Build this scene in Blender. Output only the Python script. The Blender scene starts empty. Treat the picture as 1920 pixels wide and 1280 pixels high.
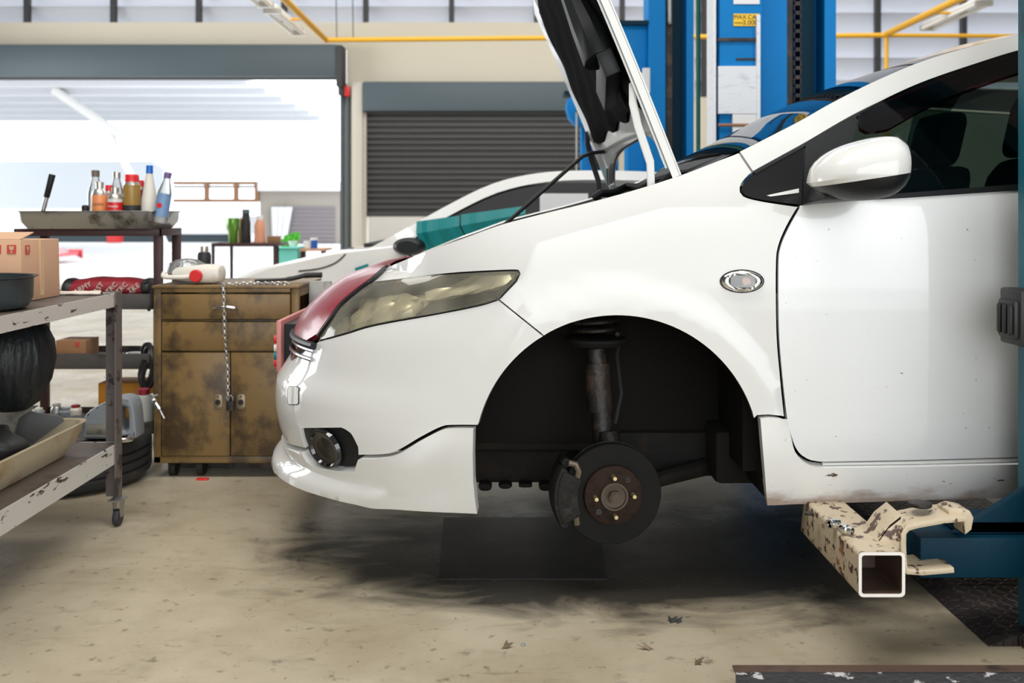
import bpy, bmesh, math, random
from mathutils import Vector, Matrix
from mathutils.geometry import delaunay_2d_cdt
random.seed(7)
C = bpy.context.scene.collection
PI = math.pi
F = 1867.0; HX = 960.0; HY = 400.0; CAMZ = 1.0

# ---------------------------------------------------------------- camera, world, lights
cam_d = bpy.data.cameras.new('camera'); cam = bpy.data.objects.new('camera', cam_d); C.objects.link(cam)
cam.location = (0, 0, CAMZ); cam.rotation_euler = (PI/2, 0, 0)
cam_d.sensor_width = 36; cam_d.lens = F/1920*36
cam_d.shift_y = -(640-HY)/1920
cam_d.dof.use_dof = True; cam_d.dof.focus_distance = 2.55; cam_d.dof.aperture_fstop = 4.0
cam_d.clip_end = 300
bpy.context.scene.camera = cam
vs = bpy.context.scene.view_settings
vs.view_transform = 'Standard'; vs.look = 'None'; vs.gamma = 1.0; vs.use_curve_mapping = False
vs.exposure = 0.0
w = bpy.data.worlds.new('world'); bpy.context.scene.world = w; w.use_nodes = True
w.node_tree.nodes['Background'].inputs[0].default_value = (0.93, 0.97, 1.0, 1)
w.node_tree.nodes['Background'].inputs[1].default_value = 3.0

def area(name, loc, target, sx, sy, e, col=(1, 1, 1)):
    l = bpy.data.lights.new(name, 'AREA'); l.shape = 'RECTANGLE'; l.size = sx; l.size_y = sy
    l.energy = e; l.color = col
    o = bpy.data.objects.new(name, l); C.objects.link(o); o.location = loc
    d = Vector(target) - Vector(loc)
    o.rotation_euler = d.to_track_quat('-Z', 'Y').to_euler()
    return o
area('skylight_daylight', (-0.4, 1.5, 5.9), (-0.4, 1.9, 0), 5.6, 2.0, 330, (1.0, 0.98, 0.95))
area('entrance_daylight', (3.0, -5.6, 2.5), (1.2, 3, 0.8), 11.0, 4.4, 265, (0.95, 0.98, 1.0))
area('added_side_fill', (-8.8, 8.6, 2.2), (-2, 7.0, 0.3), 6.0, 3.0, 300, (0.96, 0.98, 1.0))  # unseen lamp added to brighten the rear floor and the car behind
area('added_rear_fill', (0.5, 8.6, 5.7), (0.3, 10.0, 0), 9.0, 4.0, 470, (1.0, 0.98, 0.93))  # unseen overhead lamp added to brighten the back wall and rear car

# ---------------------------------------------------------------- helpers
def P(px, py, d):
    return Vector(((px-HX)*d/F, d, CAMZ-(py-HY)*d/F))

def tagp(o, label=None, cat=None, group=None, kind=None):
    if label: o['label'] = label
    if cat: o['category'] = cat
    if group: o['group'] = group
    if kind: o['kind'] = kind
    return o
ORG = {}
def thing(name, label, cat, loc=(0, 0, 0), group=None):
    o = bpy.data.objects.new(name, None); C.objects.link(o); o.location = loc
    o.empty_display_size = 0.1
    ORG[o.name] = Vector(loc)
    return tagp(o, label, cat, group)

def link_mesh(name, me, mat, parent=None, org=None, smooth=True, angle=35):
    if parent is not None:
        g = ORG[parent.name]
    else:
        g = Vector(org) if org is not None else None
        if g is None:
            xs_ = [v.co.x for v in me.vertices]; ys_ = [v.co.y for v in me.vertices]; zs_ = [v.co.z for v in me.vertices]
            g = Vector(((min(xs_)+max(xs_))/2, (min(ys_)+max(ys_))/2, min(zs_)))
    me.transform(Matrix.Translation(-g))
    if isinstance(mat, (list, tuple)):
        for m in mat: me.materials.append(m)
    else: me.materials.append(mat)
    if smooth:
        for p in me.polygons: p.use_smooth = True
        try: me.set_sharp_from_angle(angle=math.radians(angle))
        except Exception: pass
    o = bpy.data.objects.new(name, me); C.objects.link(o)
    if parent is not None: o.parent = parent
    else: o.location = g
    ORG[o.name] = g
    return o

class MB:
    def __init__(s): s.v = []; s.f = []; s.mi = []; s.cm = 0
    def add(s, vs_, fs):
        b = len(s.v); s.v += [tuple(v) for v in vs_]
        for f in fs: s.f.append(tuple(b+i for i in f)); s.mi.append(s.cm)
        return s
    def box(s, x0, x1, y0, y1, z0, z1):
        v = [(x, y, z) for z in (z0, z1) for y in (y0, y1) for x in (x0, x1)]
        return s.add(v, [(0, 2, 3, 1), (4, 5, 7, 6), (0, 1, 5, 4), (2, 6, 7, 3), (0, 4, 6, 2), (1, 3, 7, 5)])
    def obox(s, c, ax, ay, az):   # oriented box, half-axis vectors
        c = Vector(c); ax = Vector(ax); ay = Vector(ay); az = Vector(az)
        v = [c+sx*ax+sy*ay+sz*az for sz in (-1, 1) for sy in (-1, 1) for sx in (-1, 1)]
        return s.add(v, [(0, 2, 3, 1), (4, 5, 7, 6), (0, 1, 5, 4), (2, 6, 7, 3), (0, 4, 6, 2), (1, 3, 7, 5)])
    def cyl(s, p0, p1, r0, r1=None, n=20, cap=True):
        p0 = Vector(p0); p1 = Vector(p1); r1 = r0 if r1 is None else r1
        a = (p1-p0).normalized(); t = Vector((0, 0, 1)) if abs(a.z) < .9 else Vector((1, 0, 0))
        u = a.cross(t).normalized(); w_ = a.cross(u)
        vs_ = []
        for p, r in ((p0, r0), (p1, r1)):
            for i in range(n):
                an = 2*PI*i/n; vs_.append(p+u*r*math.cos(an)+w_*r*math.sin(an))
        fs = [(i, (i+1) % n, n+(i+1) % n, n+i) for i in range(n)]
        if cap: fs += [tuple(range(n))[::-1], tuple(range(n, 2*n))]
        return s.add(vs_, fs)
    def lathe(s, prof, c, n=28, axis='z', wob=None, cap=True):
        c = Vector(c); vs_ = []; m = len(prof)
        for (r, h) in prof:
            for i in range(n):
                an = 2*PI*i/n; rr = r*(wob(an, h) if wob else 1)
                if axis == 'z': q = Vector((rr*math.cos(an), rr*math.sin(an), h))
                elif axis == 'y': q = Vector((rr*math.cos(an), h, rr*math.sin(an)))
                else: q = Vector((h, rr*math.cos(an), rr*math.sin(an)))
                vs_.append(c+q)
        fs = [(j*n+i, j*n+(i+1) % n, (j+1)*n+(i+1) % n, (j+1)*n+i) for j in range(m-1) for i in range(n)]
        if cap: fs += [tuple(range(n))[::-1], tuple(range((m-1)*n, m*n))]
        return s.add(vs_, fs)
    def tube(s, pts, r, n=10):
        pts = [Vector(p) for p in pts]; vs_ = []; fs = []; u = None
        for k, p in enumerate(pts):
            a = (pts[min(k+1, len(pts)-1)]-pts[max(k-1, 0)]).normalized()
            if u is None:
                t = Vector((0, 0, 1)) if abs(a.z) < .9 else Vector((1, 0, 0)); u = a.cross(t).normalized()
            u = (u-a*u.dot(a)).normalized(); w_ = a.cross(u)
            rr = r[k] if isinstance(r, (list, tuple)) else r
            for i in range(n):
                an = 2*PI*i/n; vs_.append(p+u*rr*math.cos(an)+w_*rr*math.sin(an))
        for k in range(len(pts)-1):
            fs += [(k*n+i, k*n+(i+1) % n, (k+1)*n+(i+1) % n, (k+1)*n+i) for i in range(n)]
        m = len(pts)
        fs += [tuple(range(n))[::-1], tuple(range((m-1)*n, m*n))]
        return s.add(vs_, fs)
    def prism(s, poly, y0, y1, plane='xz'):   # poly in plane, extruded along the third axis
        n = len(poly)
        def q(a, b, h):
            return {'xz': (a, h, b), 'xy': (a, b, h), 'yz': (h, a, b)}[plane]
        vs_ = [q(a, b, y0) for a, b in poly]+[q(a, b, y1) for a, b in poly]
        return s.add(vs_, [tuple(range(n)), tuple(range(n, 2*n))[::-1]]+[(i, n+i, n+(i+1) % n, (i+1) % n) for i in range(n)])
    def rings(s, rs, cap=True, closed=True):    # list of equally long vertex rings
        n = len(rs[0]); vs_ = [v for r in rs for v in r]; m = len(rs); k = n if closed else n-1
        fs = [(j*n+i, j*n+(i+1) % n, (j+1)*n+(i+1) % n, (j+1)*n+i) for j in range(m-1) for i in range(k)]
        if cap: fs += [tuple(range(n))[::-1], tuple(range((m-1)*n, m*n))]
        return s.add(vs_, fs)
    def mesh(s, name, bevel=0, fix=True, seg=2, xf=None, weld=False):
        me = bpy.data.meshes.new(name); bm = bmesh.new()
        vv = [bm.verts.new(v) for v in s.v]
        for f, mi in zip(s.f, s.mi):
            try: fc = bm.faces.new([vv[i] for i in f]); fc.material_index = mi
            except ValueError: pass
        if weld: bmesh.ops.remove_doubles(bm, verts=bm.verts, dist=1e-4)
        if fix: bmesh.ops.recalc_face_normals(bm, faces=bm.faces)
        if bevel:
            es = [e for e in bm.edges if len(e.link_faces) == 2 and e.calc_face_angle(0) > math.radians(40)]
            bmesh.ops.bevel(bm, geom=es, offset=bevel, segments=seg, affect='EDGES', profile=.5)
        if xf is not None: bm.transform(xf)
        bm.to_mesh(me); bm.free(); return me
    def build(s, name, mat, parent=None, bevel=0, org=None, smooth=True, xf=None, angle=35, weld=False, fix=True):
        return link_mesh(name, s.mesh(name, bevel, xf=xf, weld=weld, fix=fix), mat, parent, org, smooth, angle)

def rrect(x0, x1, z0, z1, r, k=5):
    out = []
    for cx, cz, a0 in ((x1-r, z1-r, 0), (x0+r, z1-r, 90), (x0+r, z0+r, 180), (x1-r, z0+r, 270)):
        for i in range(k+1):
            a = math.radians(a0+90*i/k); out.append((cx+r*math.cos(a), cz+r*math.sin(a)))
    return out

def spl(pts, step=7.0):   # catmull-rom through 2-D points
    out = []; n = len(pts)
    for i in range(n-1):
        p0 = pts[max(i-1, 0)]; p1 = pts[i]; p2 = pts[i+1]; p3 = pts[min(i+2, n-1)]
        L = math.hypot(p2[0]-p1[0], p2[1]-p1[1]); k = max(1, int(L/step))
        for j in range(k):
            t = j/k; t2 = t*t; t3 = t2*t
            out.append(tuple(.5*((2*p1[a])+(-p0[a]+p2[a])*t+(2*p0[a]-5*p1[a]+4*p2[a]-p3[a])*t2+(-p0[a]+3*p1[a]-3*p2[a]+p3[a])*t3) for a in (0, 1)))
    out.append(tuple(pts[-1])); return out
def lin(pts, step=7.0):
    out = []
    for a, b in zip(pts, pts[1:]):
        L = math.hypot(b[0]-a[0], b[1]-a[1]); k = max(1, int(L/step))
        out += [(a[0]+(b[0]-a[0])*j/k, a[1]+(b[1]-a[1])*j/k) for j in range(k)]
    out.append(tuple(pts[-1])); return out
def sstep(a, b, x):
    t = min(1, max(0, (x-a)/(b-a))); return t*t*(3-2*t)
def interp(x, tab):
    if x <= tab[0][0]: return tab[0][1]
    for (a, b), (c, d) in zip(tab, tab[1:]):
        if x <= c: return b+(d-b)*(x-a)/(c-a) if c > a else d
    return tab[-1][1]

# ---------------------------------------------------------------- materials
def mat(name, col, rough=.5, metal=0, coat=0, dirt=None, dcol=(.05, .04, .03), dscale=8, bump=0, bscale=60, spec=.5, stretch=(1, 1, 1), dsoft=.12, alpha=1, trans=0, emit=None, es=0, var=0.0, dirt2=None):
    m = bpy.data.materials.new(name); m.use_nodes = True; nt = m.node_tree; b = nt.nodes['Principled BSDF']
    b.inputs['Base Color'].default_value = (*col, 1); b.inputs['Roughness'].default_value = rough
    b.inputs['Metallic'].default_value = metal; b.inputs['Coat Weight'].default_value = coat
    b.inputs['Coat Roughness'].default_value = .04
    b.inputs['Specular IOR Level'].default_value = spec; b.inputs['Alpha'].default_value = alpha
    b.inputs['Transmission Weight'].default_value = trans
    if emit: b.inputs['Emission Color'].default_value = (*emit, 1); b.inputs['Emission Strength'].default_value = es
    tc = nt.nodes.new('ShaderNodeTexCoord'); mp = nt.nodes.new('ShaderNodeMapping'); mp.inputs['Scale'].default_value = stretch
    nt.links.new(tc.outputs['Object'], mp.inputs['Vector'])
    cur = None
    def noise(sc, det=6):
        n = nt.nodes.new('ShaderNodeTexNoise'); n.inputs['Scale'].default_value = sc; n.inputs['Detail'].default_value = det
        n.inputs['Roughness'].default_value = .62
        nt.links.new(mp.outputs[0], n.inputs['Vector']); return n
    def mix(fac, a, bcol):
        x = nt.nodes.new('ShaderNodeMix'); x.data_type = 'RGBA'
        nt.links.new(fac, x.inputs[0])
        if isinstance(a, tuple): x.inputs[6].default_value = (*a, 1)
        else: nt.links.new(a, x.inputs[6])
        x.inputs[7].default_value = (*bcol, 1); return x.outputs[2]
    cur = tuple(col)
    if var:
        n = noise(dscale*.35, 3); cur = mix(n.outputs[0], tuple(min(1, c*(1+var)) for c in col), tuple(c*(1-var) for c in col))
    for k, (dd, dc, ds) in enumerate([(dirt, dcol, dscale)]+(list(dirt2) if dirt2 else [])):
        if dd:
            n = noise(ds); r = nt.nodes.new('ShaderNodeMapRange')
            r.inputs[1].default_value = dd; r.inputs[2].default_value = dd+dsoft
            nt.links.new(n.outputs[0], r.inputs[0]); cur = mix(r.outputs[0], cur, dc)
    if not isinstance(cur, tuple): nt.links.new(cur, b.inputs['Base Color'])
    if bump:
        n = noise(bscale, 4); bp = nt.nodes.new('ShaderNodeBump'); bp.inputs['Strength'].default_value = bump
        bp.inputs['Distance'].default_value = .01
        nt.links.new(n.outputs[0], bp.inputs['Height']); nt.links.new(bp.outputs[0], b.inputs['Normal'])
    return m

def mat_glass(name, tint, amount, rough=.02, haze=0.0, hazecol=(.6, .55, .4)):
    m = bpy.data.materials.new(name); m.use_nodes = True; nt = m.node_tree
    for n in list(nt.nodes): nt.nodes.remove(n)
    out = nt.nodes.new('ShaderNodeOutputMaterial'); tr = nt.nodes.new('ShaderNodeBsdfTransparent'); gl = nt.nodes.new('ShaderNodeBsdfGlossy')
    tr.inputs[0].default_value = (*[c*amount for c in tint], 1); gl.inputs['Roughness'].default_value = rough
    lw = nt.nodes.new('ShaderNodeFresnel'); lw.inputs[0].default_value = 1.5
    a = tr.outputs[0]
    if haze:
        df = nt.nodes.new('ShaderNodeBsdfDiffuse'); df.inputs[0].default_value = (*hazecol, 1)
        mx0 = nt.nodes.new('ShaderNodeMixShader'); tc = nt.nodes.new('ShaderNodeTexCoord'); nz = nt.nodes.new('ShaderNodeTexNoise')
        nz.inputs['Scale'].default_value = 9; nz.inputs['Detail'].default_value = 5; nt.links.new(tc.outputs['Object'], nz.inputs['Vector'])
        r = nt.nodes.new('ShaderNodeMapRange'); r.inputs[1].default_value = .3; r.inputs[2].default_value = .75; r.inputs[3].default_value = haze*.3; r.inputs[4].default_value = haze*1.6
        nt.links.new(nz.outputs[0], r.inputs[0]); nt.links.new(r.outputs[0], mx0.inputs[0])
        nt.links.new(tr.outputs[0], mx0.inputs[1]); nt.links.new(df.outputs[0], mx0.inputs[2]); a = mx0.outputs[0]
    mx = nt.nodes.new('ShaderNodeMixShader')
    nt.links.new(lw.outputs[0], mx.inputs[0]); nt.links.new(a, mx.inputs[1]); nt.links.new(gl.outputs[0], mx.inputs[2])
    nt.links.new(mx.outputs[0], out.inputs[0]); return m

M = {}
M['paint'] = mat('car_paint', (.68, .675, .65), .45, coat=.8, spec=.25)
M['paint_dirty'] = mat('car_paint_specked', (.74, .745, .74), .3, coat=.9, dirt=.70, dcol=(.12, .07, .04), dscale=55, dsoft=.03, stretch=(1, 1, 1.6))
M['seam'] = mat('dark_gap', (.012, .011, .01), .8)
M['blackpl'] = mat('black_plastic', (.007, .008, .009), .45, spec=.3, bump=.05, bscale=400)
M['glossblack'] = mat('gloss_black', (.01, .01, .012), .08, coat=.6)
M['well'] = mat('wheel_well_liner', (.008, .007, .006), .9, spec=.2, bump=.3, bscale=30)
M['underbody'] = mat('underbody_metal', (.010, .009, .008), .8, spec=.25, dirt=.5, dcol=(.018, .013, .009), dscale=12, bump=.3, bscale=40)
M['rotor'] = mat('brake_disc_steel', (.010, .0095, .009), .65, spec=.12, var=.2, dscale=30)
M['rust'] = mat('rusty_hub', (.026, .014, .009), .8, spec=.2, dirt=.5, dcol=(.014, .009, .007), dscale=45, bump=.3, bscale=120)
M['stud'] = mat('brass_stud', (.55, .45, .25), .35, metal=.8)
M['caliper'] = mat('caliper_iron', (.013, .012, .011), .7, spec=.25, bump=.5, bscale=60, dirt=.55, dcol=(.03, .025, .02), dscale=30)
M['chrome'] = mat('chrome', (.75, .75, .75), .12, metal=1)
M['steel'] = mat('worn_steel', (.42, .42, .40), .35, metal=.85, dirt=.52, dcol=(.14, .12, .1), dscale=9, bump=.1, bscale=30)
M['maroon'] = mat('maroon_gloss', (.26, .014, .028), .3, coat=.15, spec=.35, var=.15, dscale=5)
M['visor'] = mat_glass('maroon_visor', (.45, .10, .14), .4, .05)
M['tint'] = mat_glass('tinted_glass', (.55, .72, .68), .42, .01)
M['wind'] = mat_glass('windscreen_glass', (.35, .45, .5), .28, .01)
M['clear'] = mat_glass('clear_plastic', (.95, .97, .97), .92, .05, haze=.35, hazecol=(.85, .87, .87))
M['lens'] = mat_glass('headlight_lens', (.97, .93, .80), .97, .05, haze=.2, hazecol=(.74, .70, .55))
M['reflector'] = mat('headlight_reflector', (.80, .77, .66), .3, metal=.45, bump=.15, bscale=14)
M['amber'] = mat('amber_bulb', (.7, .3, .12), .3)
M['insul'] = mat('hood_insulation', (.003, .003, .003), .9, spec=.05, bump=.5, bscale=9)
M['hoodunder'] = mat('hood_underside', (.42, .42, .41), .3, metal=.25, coat=.5)
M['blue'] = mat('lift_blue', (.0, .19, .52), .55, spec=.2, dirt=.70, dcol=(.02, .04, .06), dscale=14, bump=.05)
M['tealpost_lit'] = mat('near_post_teal_lit', (.004, .11, .16), .45, dirt=.62, dcol=(.01, .03, .045), dscale=10, stretch=(1, 1, .4), bump=.1)  # lit copy of the lift teal, brighter for the light on the post
M['teal'] = mat('lift_teal_shaded', (.0, .024, .045), .55, spec=.15, dirt=.62, dcol=(.01, .03, .045), dscale=10, stretch=(1, 1, .4), bump=.1)  # shaded copy of the post teal, darkened for the arm in shadow
M['creamsteel'] = mat('chipped_cream_steel', (.56, .46, .32), .5, dirt=.555, dcol=(.09, .05, .035), dscale=30, dsoft=.03, bump=.2, bscale=60, dirt2=[(.64, (.3, .12, .06), 9)])
M['ivory'] = mat('worn_white_edge', (.8, .76, .7), .5, dirt=.66, dcol=(.2, .12, .09), dscale=40, dsoft=.03)
M['iron'] = mat('dark_greasy_iron', (.018, .015, .013), .5, metal=.3, dirt=.5, dcol=(.07, .045, .03), dscale=10, bump=.4, bscale=40)
M['ironscr'] = mat('scratched_black_steel', (.035, .035, .04), .45, metal=.3, dirt=.60, dcol=(.6, .58, .58), dscale=20, dsoft=.04, stretch=(1, 1, 2.2), bump=.2)
M['ironbrown'] = mat('brown_worn_steel', (.12, .075, .055), .5, metal=.3, dirt=.55, dcol=(.05, .035, .03), dscale=14)
M['rubber'] = mat('rubber', (.022, .022, .023), .6, bump=.15, bscale=80, dirt=.58, dcol=(.05, .047, .042), dscale=9)
M['cab'] = mat('tan_cabinet_paint', (.19, .115, .038), .45, dirt=.47, dcol=(.06, .036, .016), dscale=7, dsoft=.14, var=.18, stretch=(1, 1, .8), bump=.08, bscale=25, dirt2=[(.68, (.03, .022, .015), 24)])
M['cabgrey'] = mat('grey_sheet', (.4, .4, .37), .6, dirt=.6, dcol=(.2, .18, .15), dscale=10)
M['cart'] = mat('worn_silver_cart', (.62, .59, .55), .45, metal=.2, dirt=.60, dcol=(.06, .045, .04), dscale=28, dsoft=.03, stretch=(1, .5, 2), dirt2=[(.68, (.2, .16, .14), 7)])
M['cartleg'] = mat('trolley_leg_backlit', (.14, .12, .11), .5, metal=.2, dirt=.56, dcol=(.045, .03, .03), dscale=18, dsoft=.05)  # trolley silver darkened to paint in the legs' backlit shade
M['cartdark'] = mat('dark_shelf_top', (.10, .075, .06), .55, dirt=.5, dcol=(.05, .04, .03), dscale=10)
M['stand'] = mat('redbrown_steel', (.055, .022, .022), .5, dirt=.6, dcol=(.03, .02, .02), dscale=15)
M['card'] = mat('cardboard', (.60, .36, .22), .8, var=.08, dscale=6)
M['card_d'] = mat('brown_cardboard', (.30, .15, .07), .8)
M['hondabox'] = mat('orange_yellow_box', (.48, .20, .015), .7)
M['red'] = mat('red_plastic', (.62, .02, .02), .35)
M['darkred'] = mat('dark_red_print', (.28, .015, .025), .5, dirt=.64, dcol=(.5, .35, .33), dscale=12, dsoft=.03)
M['redink'] = mat('red_ink', (.55, .06, .04), .7)
M['whitepl'] = mat('dirty_white_plastic', (.70, .66, .58), .45, dirt=.6, dcol=(.5, .4, .3), dscale=9)
M['white'] = mat('white_plastic', (.82, .82, .80), .4)
M['bluecap'] = mat('blue_cap', (.01, .12, .5), .35)
M['purple'] = mat('purple_cap', (.16, .10, .25), .4)
M['orangecan'] = mat('orange_can', (.78, .27, .09), .35, dirt=.6, dcol=(.08, .05, .03), dscale=22, dsoft=.04)
M['whitecan'] = mat('white_red_can', (.68, .66, .62), .35)
M['ambercan'] = mat('amber_can', (.32, .19, .04), .3, dirt=.55, dcol=(.05, .035, .02), dscale=9)
M['tin'] = mat('tin_top', (.6, .58, .53), .3, metal=.8)
M['labelmix'] = mat('blue_label', (.18, .30, .50), .45, dirt=.55, dcol=(.08, .16, .14), dscale=20)
M['green'] = mat('green_steel', (.12, .30, .03), .3, metal=.3, coat=.5)
M['leaf'] = mat('leaf_green', (.10, .55, .04), .5)
M['tealcloth'] = mat('teal_cover', (.0, .24, .25), .5, bump=.1, bscale=12, dirt=.62, dcol=(0, .17, .18), dscale=6)
M['turq'] = mat('turquoise_box', (.2, .72, .62), .5)
M['wall'] = mat('cream_wall', (.72, .66, .54), .8, var=.05, dscale=1.5)
M['wallpale'] = mat('pale_pillar', (.66, .62, .55), .8)
M['shutbox'] = mat('grey_shutter_box', (.08, .11, .13), .5, var=.1, dscale=2)
M['frame'] = mat('dark_frame', (.05, .05, .055), .6)
M['louver'] = mat('white_louver', (.85, .85, .87), .6)
M['yellow'] = mat('yellow_pipe', (.80, .42, .02), .45)
M['tube'] = mat('fluorescent_tube', (.9, .9, .9), .4)
M['ceil'] = mat('ceiling_sheet', (.2, .2, .2), .8)
M['sidewall'] = mat('grey_side_wall', (.3, .3, .29), .8)
M['outwhite'] = mat('outside_white', (.85, .86, .88), .7)
M['outcream'] = mat('outside_cream', (.36, .325, .28), .7)
M['outgrey'] = mat('outside_grey', (.33, .33, .36), .7)
M['outblue'] = mat('outside_blue_grey', (.10, .135, .155), .7)
M['asphalt'] = mat('outside_ground', (.75, .75, .75), .8)
M['orangep'] = mat('orange_pipe', (.30, .15, .075), .6)
M['sign'] = mat('yellow_sign', (.85, .52, .01), .5)
M['ink'] = mat('black_ink', (.02, .02, .02), .6)
M['paper'] = mat('white_paper', (.72, .74, .78), .6, dirt=.56, dcol=(.5, .53, .6), dscale=22, stretch=(.4, 1, 2))
M['paper2'] = mat('white_paper_plain', (.75, .75, .76), .6)
M['bag'] = mat('black_bin_bag', (.008, .010, .012), .42, spec=.35, bump=.8, bscale=10, stretch=(3, 3, .6))
M['clearbag'] = mat_glass('clear_bag', (.95, .96, .96), .9, .1, haze=.25, hazecol=(.8, .8, .8))
M['darkbowl'] = mat('dark_pan', (.04, .05, .055), .4, metal=.3)
M['dirtytray'] = mat('dirty_cream_tray', (.52, .44, .30), .5, dirt=.50, dcol=(.30, .17, .06), dscale=5, dsoft=.2, dirt2=[(.66, (.06, .045, .03), 14)])
M['greyjug'] = mat('grey_jug', (.22, .24, .26), .35)
M['seat'] = mat('seat_fabric', (.02, .02, .022), .9)
M['dash'] = mat('interior_plastic', (.03, .03, .032), .7)
M['plate'] = mat('number_plate', (.75, .72, .68), .5)
M['pink'] = mat('plate_frame_pink', (.55, .22, .2), .5)
M['grill'] = mat('grille_chrome', (.35, .36, .38), .2, metal=.9)
M['redcar'] = mat('red_car_paint', (.7, .02, .04), .3, coat=1)
M['silvercar'] = mat('grey_car_paint', (.45, .45, .46), .3, coat=1)
M['cableblk'] = mat('cable_black', (.015, .015, .015), .5)
M['cloth'] = mat('pale_cloth', (.62, .55, .47), .9, bump=.4, bscale=30)
M['leafdry'] = mat('dry_leaf', (.12, .09, .05), .8)

def floor_mat():
    m = bpy.data.materials.new('stained_concrete'); m.use_nodes = True; nt = m.node_tree; b = nt.nodes['Principled BSDF']
    b.inputs['Specular IOR Level'].default_value = .3
    tc = nt.nodes.new('ShaderNodeTexCoord')
    def noise(sc, det, st=(1, 1, 1), ro=.6, dist=0):
        mp = nt.nodes.new('ShaderNodeMapping'); mp.inputs['Scale'].default_value = st
        nt.links.new(tc.outputs['Object'], mp.inputs['Vector'])
        n = nt.nodes.new('ShaderNodeTexNoise'); n.inputs['Scale'].default_value = sc; n.inputs['Detail'].default_value = det
        n.inputs['Roughness'].default_value = ro; n.inputs['Distortion'].default_value = dist
        nt.links.new(mp.outputs[0], n.inputs['Vector']); return n.outputs[0]
    def ramp(f, a, c, lo=0, hi=1):
        r = nt.nodes.new('ShaderNodeMapRange'); r.inputs[1].default_value = a; r.inputs[2].default_value = c
        r.inputs[3].default_value = lo; r.inputs[4].default_value = hi; nt.links.new(f, r.inputs[0]); return r.outputs[0]
    def mix(fac, a, c):
        x = nt.nodes.new('ShaderNodeMix'); x.data_type = 'RGBA'; nt.links.new(fac, x.inputs[0])
        if isinstance(a, tuple): x.inputs[6].default_value = (*a, 1)
        else: nt.links.new(a, x.inputs[6])
        x.inputs[7].default_value = (*c, 1); return x.outputs[2]
    c = mix(ramp(noise(2.2, 5, dist=.5), .35, .65), (.455, .395, .29), (.335, .28, .19))
    c = mix(ramp(noise(7, 8, (1, 2.2, 1), dist=.4), .55, .78, 0, .5), c, (.22, .175, .12))
    c = mix(ramp(noise(24, 6), .60, .68, 0, .6), c, (.12, .095, .07))
    c = mix(ramp(noise(60, 3), .70, .73, 0, .9), c, (.05, .04, .03))
    c = mix(ramp(noise(130, 3), .70, .74, 0, .6), c, (.10, .08, .06))
    c = mix(ramp(noise(16, 2, (.25, 3.5, 1), dist=1.5), .69, .71, 0, .35), c, (.16, .12, .08))
    c = mix(ramp(noise(5, 3, (1, 9, 1), dist=1), .70, .73, 0, .4), c, (.12, .09, .07))
    # under-car shade painted into the concrete, together with black oil patches
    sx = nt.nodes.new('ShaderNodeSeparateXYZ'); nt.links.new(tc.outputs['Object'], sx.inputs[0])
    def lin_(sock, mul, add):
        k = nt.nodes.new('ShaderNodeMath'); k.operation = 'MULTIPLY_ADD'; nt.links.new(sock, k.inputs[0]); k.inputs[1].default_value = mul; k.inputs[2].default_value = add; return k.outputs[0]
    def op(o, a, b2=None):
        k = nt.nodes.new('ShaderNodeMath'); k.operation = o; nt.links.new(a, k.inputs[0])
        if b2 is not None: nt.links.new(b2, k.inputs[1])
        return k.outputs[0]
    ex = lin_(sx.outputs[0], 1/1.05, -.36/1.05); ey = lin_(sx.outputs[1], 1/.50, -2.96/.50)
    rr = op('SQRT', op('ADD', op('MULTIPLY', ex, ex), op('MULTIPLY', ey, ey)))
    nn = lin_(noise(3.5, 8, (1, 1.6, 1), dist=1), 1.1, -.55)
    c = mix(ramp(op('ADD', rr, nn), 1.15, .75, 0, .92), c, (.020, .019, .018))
    nt.links.new(c, b.inputs['Base Color'])
    r = ramp(noise(4, 5), .3, .7, .22, .45); nt.links.new(r, b.inputs['Roughness'])
    bp = nt.nodes.new('ShaderNodeBump'); bp.inputs['Strength'].default_value = .08; bp.inputs['Distance'].default_value = .01
    nt.links.new(noise(50, 5), bp.inputs['Height']); nt.links.new(bp.outputs[0], b.inputs['Normal'])
    return m
M['floor'] = floor_mat()
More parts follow.
